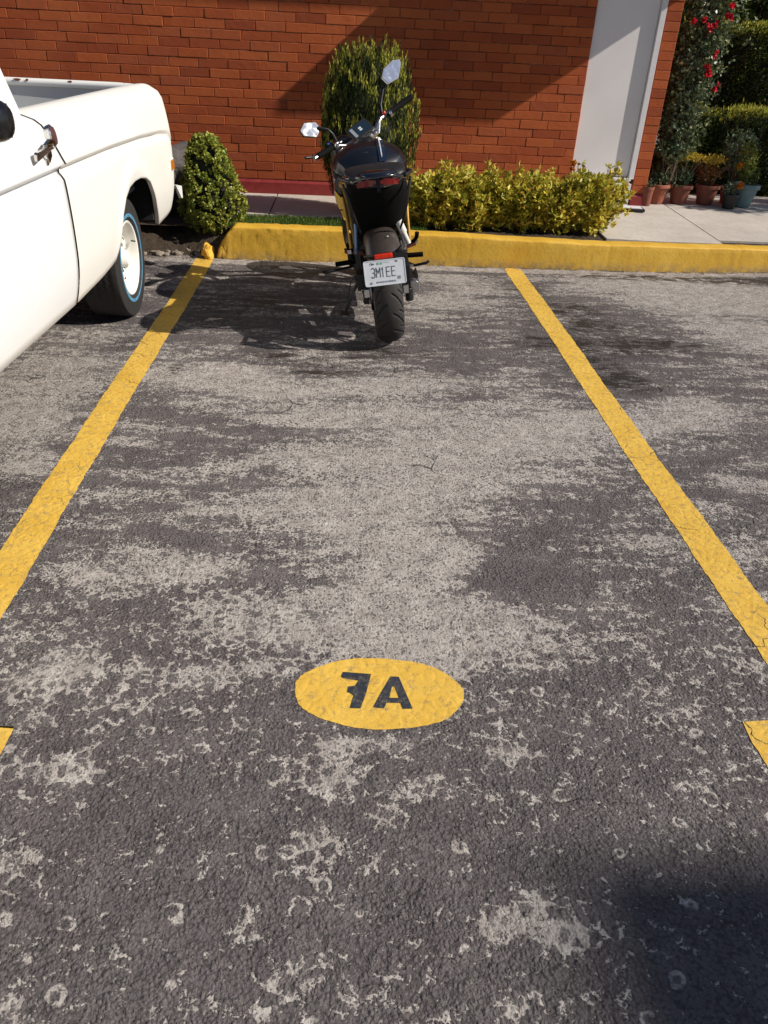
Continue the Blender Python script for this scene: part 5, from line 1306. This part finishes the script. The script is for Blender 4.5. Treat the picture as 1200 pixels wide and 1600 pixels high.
golden_shrub(.66, 6.30, .78, .42, .44, 1, 'golden leaved shrub directly behind the motorcycle tail', 0)
golden_shrub(1.00, 6.30, .80, .44, .42, 2, 'golden leaved shrub second along from the motorcycle, with a tall upright sprig')
golden_shrub(1.33, 6.31, .80, .44, .385, 3, 'golden leaved shrub in the middle of the row behind the painted bay line')
golden_shrub(1.62, 6.32, .78, .44, .40, 4, 'golden leaved shrub with an orange blossom on top, left of the white door', (.13, .08, .48))
golden_shrub(1.88, 6.32, .60, .42, .43, 5, 'golden leaved shrub ending the row where the pale path begins')

# upright golden cypress
t = thing('cypress', 'flame shaped golden green cypress standing behind the motorcycle against the brick wall', 'tree', (.17, 6.62, .19))
m = MB(); m.tube([(0, 0, -.02), (.0, 0, .35), (.01, 0, .8)], [.035, .028, .012], 10); 
r = np.random.default_rng(5)
for i in range(14):
    a = r.uniform(0, 6.28); m.tube([(0, 0, .08 + i * .04), (.12 * math.cos(a), .12 * math.sin(a), .25 + i * .05)], [.012, .005], 5)
m.build('trunk', M_TWIG, t)
m = MB(); R_ = []
for z, q in ((.12, .12), (.3, .25), (.6, .295), (.85, .265), (1.00, .17), (1.08, .06)):
    R_.append([(q * math.cos(a) * (1 + .1 * math.sin(3 * a + z * 9)), q * math.sin(a) * .95 * (1 + .1 * math.sin(4 * a)), z) for a in np.linspace(0, 2 * math.pi, 18, endpoint=False)])
m.rings(R_); m.build('shade_core', M_DEEP, t, smooth=60)
lv = LV()
def cyp_r(z): return float(np.interp(z, [.02, .12, .30, .55, .8, 1.0, 1.12, 1.2], [.16, .26, .340, .375, .335, .235, .12, .02]))
for i in range(1150):
    z = r.uniform(.02, 1.04); a = r.uniform(0, 2 * math.pi); q = cyp_r(z * 1.04) * (1 - abs(r.normal(0, .12)))
    lump = 1 + .07 * math.sin(5 * a + 3 * z) ; q *= lump
    b = np.array([q * math.cos(a), q * .95 * math.sin(a), z]); ln = r.uniform(.11, .22)
    ax_ = np.array([math.cos(a) * .10, math.sin(a) * .10, 1.0]) + r.normal(0, .045, 3); ax_ /= np.linalg.norm(ax_)
    n = 34; u = r.uniform(0, 1, n) ** .8
    rad = .019 * (1 - u) ** .6 * np.sin(np.minimum(u * 6 + .5, 1.57))
    an = r.uniform(0, 6.28, n)
    P = b + ax_ * (u * ln)[:, None] + np.stack([np.cos(an) * rad, np.sin(an) * rad, 0 * an], 1)
    Dd = np.stack([np.cos(an) * .16, np.sin(an) * .16, np.ones(n)], 1)
    V, F = leaves(P, Dd, .030, .0065, .2, .10, i)
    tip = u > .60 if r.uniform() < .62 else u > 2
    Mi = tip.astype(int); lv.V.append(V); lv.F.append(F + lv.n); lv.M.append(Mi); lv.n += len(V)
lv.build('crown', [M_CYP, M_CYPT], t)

# dense clipped bush on the left
t = thing('round_bush', 'dense small leaved green bush at the broken kerb end beside the pickup tail', 'bush', (-.98, 6.14, .10))
m = MB(); R_ = []
for z, q, ox in ((.06, .09, .0), (.14, .155, .0), (.28, .172, -.005), (.44, .145, -.02), (.56, .10, -.03), (.63, .03, -.035)):
    R_.append([(ox + q * math.cos(a), q * .9 * math.sin(a), z) for a in np.linspace(0, 2 * math.pi, 18, endpoint=False)])
m.rings(R_); m.build('shade_core', M_DEEP, t, smooth=60)
m = MB()
for i in range(9):
    a = i * .7; m.tube([(.02 * math.cos(a), .02 * math.sin(a), -.05), (.08 * math.cos(a), .08 * math.sin(a), .16)], [.010, .006], 6)
m.build('stem', M_TWIG, t)
lv = LV(); r = np.random.default_rng(9)
def bush_r(z): return float(np.interp(z, [0, .08, .2, .33, .46, .58, .66, .70], [.10, .185, .235, .222, .18, .13, .08, .01]))
for i in range(900):
    z = r.uniform(.0, .68); a = r.uniform(0, 2 * math.pi); q = bush_r(z) * (1 - abs(r.normal(0, .10))) * (1 + .10 * math.sin(4 * a + 9 * z) + .05 * math.sin(9 * a - 14 * z))
    ox = -.035 * max(0, z - .2) / .5
    c = np.array([ox + q * math.cos(a), q * math.sin(a) * .92, z])
    out = np.array([math.cos(a), math.sin(a), .25 + (z > .5) * 1.0]); out /= np.linalg.norm(out)
    n = 13
    V, F = leaves(np.repeat(c[None], n, 0) + r.normal(0, .003, (n, 3)), sph(n, r) * .9 + out * .6, .026, .017, .35, .1, i); lv.add(V, F)
lv.build('crown', M_BUSH, t)

# grass strip and weeds
r = np.random.default_rng(21); n = 9000
x = r.uniform(-.86, .62, n); y = 5.99 + .40 * r.uniform(0, 1, n) ** 1.2
P = np.stack([x, y, pz(x, y) - .012], 1)
V, F = leaves(P, np.tile([0, 0, 1.0], (n, 1)), .034, .0045, .1, .38, 3)
tag(quads('grass', V, F, M_GRASS), 'short green grass strip between the yellow kerb and the path', 'grass', kind='stuff')

# hedges on the right
def hedge(name, lab, x0, x1, y0, y1, h, n, z0, topn, seed, L=.03):
    t = thing(name, lab, 'hedge', ((x0 + x1) / 2, (y0 + y1) / 2, z0)); r = np.random.default_rng(seed)
    X, Y = (x1 - x0) / 2, (y1 - y0) / 2
    m = MB(); m.box((0, 0, h / 2 - .01), (2 * X - .1, 2 * Y - .1, h - .1)); m.build('shade_core', M_DEEP, t, bevel=.03)
    lv = LV(); und = lambda x, z: .03 * math.sin(6 * x + 3 * z) + .02 * math.sin(17 * x - 8 * z)
    k = n; P = []; D = []
    fx = r.uniform(-X, X, k); fz = h * r.uniform(0, 1, k)
    P.append(np.stack([fx, -Y - .03 * np.sin(6 * fx + 3 * fz) - .02 * np.sin(17 * fx - 8 * fz) + r.normal(0, .02, k), fz], 1)); D.append(np.tile([0, -1, .5], (k, 1)))
    k2 = n // 3; fy = r.uniform(-Y, Y, k2); fz = h * r.uniform(0, 1, k2)
    P.append(np.stack([-X + r.normal(0, .02, k2), fy, fz], 1)); D.append(np.tile([-1, 0, .5], (k2, 1)))
    V, F = leaves(np.concatenate(P), np.concatenate(D), L, L * .5, .25, .5, seed); lv.add(V, F, 0)
    k3 = topn; tx = r.uniform(-X, X, k3); ty = r.uniform(-Y, Y, k3)
    P = np.stack([tx, ty, h - .05 + .03 * np.sin(9 * tx) + r.normal(0, .02, k3)], 1)
    V, F = leaves(P, np.tile([0, 0, 1.0], (k3, 1)), L * 1.5, L * .5, .2, .35, seed + 1); lv.add(V, F, 1)
    lv.build('foliage', [M_DKH, M_YTIP], t)
hedge('clipped_hedge', 'low clipped dark hedge right behind the row of flower pots', 3.30, 7.2, 8.16, 8.66, .78, 26000, .19, 9000, 31)
hedge('clipped_hedge', 'tall dark conifer hedge rising behind the low hedge', 3.72, 7.6, 9.05, 9.95, 1.52, 30000, .17, 14000, 33, .036)
# trees beyond
def tree(x, y, h, cw, seed, lab, mats, trunk_h, n=260, per=70, L=.05, name='evergreen_tree', group='evergreen trees behind the hedges'):
    t = thing(name, lab, 'tree', (x, y, .15), 0, group); r = np.random.default_rng(seed)
    m = MB(); m.tube([(0, 0, -.1), (.03, .02, trunk_h), (.0, .0, h * .75)], [.10, .075, .03], 10)
    cl = []
    for i in range(n):
        d = sph(1, r)[0]; q = r.uniform(.45, 1) ** .5
        c = np.array([d[0] * cw, d[1] * cw * .8, trunk_h + (h - trunk_h) * (.5 + .5 * d[2] * q)]); c[:2] *= q; cl.append(c)
        if i % 12 == 0: m.tube([(0, 0, trunk_h * .8), (c[0] * .5, c[1] * .5, (trunk_h + c[2]) / 2), tuple(c)], [.04, .022, .008], 6)
    m.build('trunk', M_TWIG, t); lv = LV()
    for i, c in enumerate(cl):
        P = c + r.normal(0, cw * .085, (per, 3)); V, F = leaves(P, sph(per, r) + np.array([0, 0, .4]), L, L * .5, .25, .3, seed * 1000 + i); lv.add(V, F, 0)
    lv.build('crown', mats, t)
tree(3.55, 10.9, 3.4, 1.0, 41, 'dark evergreen tree behind the hedges, nearest the brick corner', [M_DKH], .25, 300, 80, .07)
tree(4.75, 11.2, 3.6, 1.1, 42, 'dark evergreen tree behind the tall hedge, middle of the three', [M_DKH], .25, 300, 80, .07)
tree(6.1, 11.0, 3.4, 1.1, 43, 'dark evergreen tree behind the tall hedge, farthest right', [M_DKH], .25, 300, 80, .07)
tree(7.05, 6.85, 3.2, .60, 44, 'leafy young tree standing on the path to the right of the flower pots', [M_ROSE], 2.1, 60, 45, .07, 'shade_tree', None)

for i, (x, y, lb) in enumerate(((3.0, 13.6, 'tall dark tree in the back row, seen above the rose'), (4.6, 13.9, 'tall dark tree in the back row, behind the middle evergreen'), (6.4, 13.6, 'tall dark tree in the back row, far right'), (8.2, 12.6, 'tall dark tree in the back row beyond the hedge end'))):
    tree(x, y, 5.0, 1.5, 60 + i, lb, [M_DKH], .3, 260, 70, .11)

# climbing rose on the brick corner
t = thing('climbing_rose', 'climbing rose with red blooms growing up the brick corner', 'rose', (2.86, 7.47, .2)); r = np.random.default_rng(51)
m = MB(); lv = LV(); fl = LV(); cents = []
for i in range(15):
    x = r.uniform(-.04, .10); P = [Vector((x * .4, r.uniform(-.04, .04), 0))]
    for k in range(1, 9): P.append(Vector((x + .02 + .03 * math.sin(k + i) + .012 * k + r.normal(0, .02), r.uniform(-.06, .08), k * .235 + r.normal(0, .02))))
    m.tube(P, [.008 - .0007 * k for k in range(9)], 5)
    for k in range(120):
        u = r.uniform(.6, 8); q = P[int(u)].lerp(P[min(8, int(u) + 1)], u - int(u)) if u < 8 else P[8]
        spread = .035 + .017 * min(u, 4.5)
        c = np.array(q) + r.normal(0, spread, 3) * np.array([1, .7, .6]); n = 6
        if c[1] < -.09 and c[2] > .3: c[1] = -c[1] * .5
        if c[0] < -.06 or (c[2] < .40 and r.uniform() < .92): continue
        V, F = leaves(np.repeat(c[None], n, 0) + r.normal(0, .014, (n, 3)), sph(n, r) + np.array([0, -.5, .2]), .036, .022, .25, .2, i * 1000 + k); lv.add(V, F)
m.build('stem', M_TWIG, t); lv.build('foliage', M_ROSE, t)
for x, z in ((-.02, 1.45), (.10, 1.42), (.13, 1.40), (.16, 1.43), (.05, 1.46), (.26, 1.57), (.25, 1.49), (.27, 1.50), (.17, 1.13), (.19, 1.10), (.20, 1.07), (.29, .99), (.08, 1.62), (.22, 1.22)):
    fl = LV()
    for k in range(4):
        c = np.array([x, -.11, z]) + r.normal(0, .009, 3); V, F = leaves(np.repeat(c[None], 14, 0), sph(14, r), .021, .018, .35, .1, k); fl.add(V, F)
    fl.build('bloom', M_RED, t)

# potted plants
M_TERRA = simple('terracotta', (.30, .085, .045, 1), .75, var=.2, nscale=22, bumps=.4)
M_TERRD = simple('dark_terracotta', (.19, .055, .032, 1), .75, var=.25, nscale=22, bumps=.4)
M_BPOT = simple('black_nursery_pot', (.014, .015, .014, 1), .5, var=.2)
M_GPOT = simple('grey_green_pot', (.12, .20, .21, 1), .45, var=.15, nscale=14, bumps=.2)
def pot(x, y, rt, rb, h, mat, lab, tilt=0):
    t = thing('potted_plant', lab, 'potted plant', (x, y, float(pz(x, y)) + .005), 0, 'flower pots on the path by the hedge')
    t.rotation_euler = (0, tilt, 0)
    m = MB(); m.lathe([(.0, 0), (rb, 0), (rb + (rt - rb) * .78, h * .80), (rt, h * .81), (rt * 1.05, h * .83), (rt * 1.06, h * .97), (rt * 1.03, h), (rt * .93, h), (rt * .90, h * .9), (0, h * .9)], (0, 0, 0), 'Z', 32, caps=False)
    m.build('pot', mat, t, smooth=35)
    m = MB(); m.lathe([(0, h * .905), (rt * .9, h * .905)], (0, 0, 0), 'Z', 20, caps=False); m.build('soil', M_SOIL, t)
    return t
M_RUSTL = leafmat('dry_rusty_leaves', [(.20, .06, .03, 1), (.32, .12, .04, 1), (.12, .09, .03, 1)], .2)
M_GREY = leafmat('grey_green_leaves', [(.07, .12, .07, 1), (.13, .19, .11, 1), (.20, .26, .15, 1)], .2)
M_YLF = leafmat('yellow_leaves', [(.62, .38, .04, 1), (.70, .48, .07, 1), (.45, .32, .04, 1)], .35)
def tuft(t, name, mat, c, n, rad, L, W, up=.6, seed=0, squash=(1, 1, 1)):
    r = np.random.default_rng(seed + 70); P = np.array(c) + sph(n, r) * (r.uniform(.2, 1, n) ** .5)[:, None] * rad * np.array(squash)
    V, F = leaves(P, sph(n, r) + np.array([0, 0, up]), L, W, .2, .2, seed); lv = LV(); lv.add(V, F); return lv.build(name, mat, t)
def twigs(t, n, h, sp, z0, seed):
    r = np.random.default_rng(seed); m = MB()
    for i in range(n):
        a = r.uniform(0, 6.28); m.tube([(.02 * math.cos(a), .02 * math.sin(a), z0), (sp * .5 * math.cos(a), sp * .5 * math.sin(a), z0 + h * .5), (sp * math.cos(a), sp * math.sin(a), z0 + h * r.uniform(.7, 1))], [.004, .003, .0015], 5)
    m.build('stem', M_TWIG, t)
PY = 7.50
t = pot(2.745, PY - .12, .058, .05, .16, M_TERRD, 'small dark pot tucked in the shade at the foot of the brick corner'); tuft(t, 'foliage', M_GREY, (0, 0, .17), 60, .05, .03, .012, .8, 1)
t = pot(2.88, PY, .108, .070, .170, M_TERRA, 'terracotta pot with grey green leaves, left end of the row beside the brick corner'); tuft(t, 'foliage', M_GREY, (.03, 0, .23), 420, .10, .035, .014, .6, 2, (1, 1, .8)); twigs(t, 6, .22, .10, .15, 3); tuft(t, 'sprout', M_GREY, (-.06, 0, .20), 90, .06, .04, .008, 1.2, 4)
t = pot(3.105, PY + .02, .100, .066, .168, M_TERRD, 'terracotta pot with a spiky green tuft under yellow topped twigs', .04); tuft(t, 'foliage', M_GREY, (-.01, -.02, .22), 240, .075, .05, .010, .9, 5); twigs(t, 14, .27, .14, .15, 6); tuft(t, 'yellow_top', M_YLF, (.0, 0, .40), 360, .12, .030, .017, .5, 7, (1.2, 1, .28))
t = pot(3.365, PY + .03, .105, .068, .172, M_TERRD, 'terracotta pot with rusty brown twigs and yellow leaf tips'); twigs(t, 22, .25, .15, .15, 8); tuft(t, 'foliage', M_RUSTL, (-.02, 0, .27), 330, .12, .032, .013, .5, 9, (1, 1, .7)); tuft(t, 'yellow_top', M_YLF, (-.02, 0, .38), 240, .12, .030, .018, .4, 10, (1.1, 1, .35))
t = pot(3.53, PY - .13, .070, .052, .125, M_BPOT, 'small black pot with an orange flower standing in front of the other pots'); tuft(t, 'foliage', M_GREY, (-.03, 0, .16), 130, .06, .03, .013, .6, 11); twigs(t, 5, .12, .05, .11, 12); f_ = tuft(t, 'flower', M_ORG, (.055, -.01, .195), 90, .028, .024, .017, .1, 13)
t = pot(3.62, PY + .12, .085, .06, .15, M_TERRD, 'pot with a tall airy bush of yellow green leaves and orange flowers'); twigs(t, 18, .50, .15, .13, 14); tuft(t, 'foliage', M_GREY, (.0, 0, .46), 700, .17, .034, .015, .4, 15, (1, 1, 1.15)); tuft(t, 'new_growth', M_YTIP, (.07, -.05, .38), 420, .12, .032, .015, .5, 16, (.8, 1, 1.5)); tuft(t, 'flower', M_ORG, (-.02, -.13, .35), 70, .025, .022, .016, .1, 17)
t = pot(3.70, PY - .01, .118, .075, .20, M_GPOT, 'wide grey green plastic pot at the right end of the row', .05); tuft(t, 'foliage', M_DKH, (0, 0, .24), 260, .10, .035, .012, .8, 18)

# tray on the path by the door
m = MB(); m.box((0, 0, .014), (.30, .16, .022)); t = m.build('tray', M_BLK, None, None, .004); t.location = (2.50, 7.14, float(pz(2.50, 7.14)) + .004); t.rotation_euler = (0, 0, -.12)
tag(t, 'white tray with a black edge lying on the path at the door step', 'tray')
m = MB(); m.box((0, 0, .0275), (.26, .125, .005)); m.build('top', M_WHITE, t)

# rocks and broken kerb bits
def rock(name, c, r3, mat, lab, cat, seed, group=None, sub=2, amp=.16):
    import bmesh
    r = np.random.default_rng(seed); bm = bmesh.new(); bmesh.ops.create_icosphere(bm, subdivisions=sub + 1, radius=1)
    K = r.normal(0, 1, (7, 3)) * 2.2; ph = r.uniform(0, 6.28, 7)
    for v in bm.verts:
        p = np.array(v.co); s = 1 + amp * sum(math.sin(float(K[i] @ p) + ph[i]) for i in range(7)) / 2.2
        p = np.sign(p) * np.abs(p) ** .8 * s
        v.co = (p[0] * r3[0], p[1] * r3[1], p[2] * r3[2])
    me = bpy.data.meshes.new(name); bm.to_mesh(me); bm.free(); me.materials.append(mat)
    o = bpy.data.objects.new(name, me); COL.objects.link(o); o.location = c; o.rotation_euler = (0, 0, seed * 1.3); return tag(o, lab, cat, group)
M_ROCK = simple('grey_lava_rock', (.085, .072, .068, 1), .9, var=.35, nscale=16, bumps=1, bd=.012)
M_RUBB = simple('broken_mortar', (.24, .20, .16, 1), .95, var=.35, nscale=40, bumps=1, bd=.006)
M_CHUNK = simple('chipped_yellow_paint', (.62, .35, .035, 1), .7, var=.3, nscale=14, bumps=.8, bd=.006)
rock('boulder', (-1.28, 6.55, .38), (.24, .20, .24), M_ROCK, 'rough grey boulder between the bush and the truck tail', 'boulder', 3, sub=3, amp=.2)
rock('boulder', (-1.62, 6.40, .24), (.22, .18, .18), M_ROCK, 'low grey boulder in the shade behind the truck bumper', 'boulder', 4, sub=3, amp=.2)
rock('kerb_fragment', (-1.00, 5.835, .052), (.050, .036, .056), M_CHUNK, 'loose yellow painted chunk broken off the kerb end', 'stone', 6, amp=.26)
r = np.random.default_rng(77)
for i in range(70):
    x = r.uniform(-1.55, -.93); y = 5.85 + r.uniform(0, .12); s = r.uniform(.008, .027)
    rock('rubble_stone', (x, y, s * .5 + .1 * max(0, y - 5.88)), (s * 1.3, s, s * .7), M_RUBB, 'small broken stone in the rubble at the foot of the bare bank', 'stone', 100 + i, 'rubble stones at the foot of the bare bank', 1)

# dry litter in the gutter and below the bush
lv = LV(); r = np.random.default_rng(88)
M_LIT = leafmat('dry_litter', [(.20, .12, .05, 1), (.32, .22, .10, 1), (.12, .07, .03, 1)], .1, .8)
n = 240; x = np.concatenate([r.uniform(-1.5, -.9, 110), r.uniform(-.9, 3.2, 130)]); y = kerb_y(x) - np.abs(r.normal(0, .035, n)) - .012
P = np.stack([x, y, zlot(x, y) + .003], 1); D = r.normal(0, 1, (n, 3)); D[:, 2] = .1
V, F = leaves(P, D, .013, .006, .2, .1, 5); lv.add(V, F)
tag(lv.build('leaf_litter', M_LIT), 'dry leaf crumbs lying along the foot of the kerb', 'leaf litter', kind='stuff')

# ------------------------------------------------------------------ bring everything to real size
for o in list(SC.objects):
    if o.parent is None and o.type in {'MESH', 'EMPTY'}:
        o.location = o.location * GROW
        o.scale = o.scale * GROW
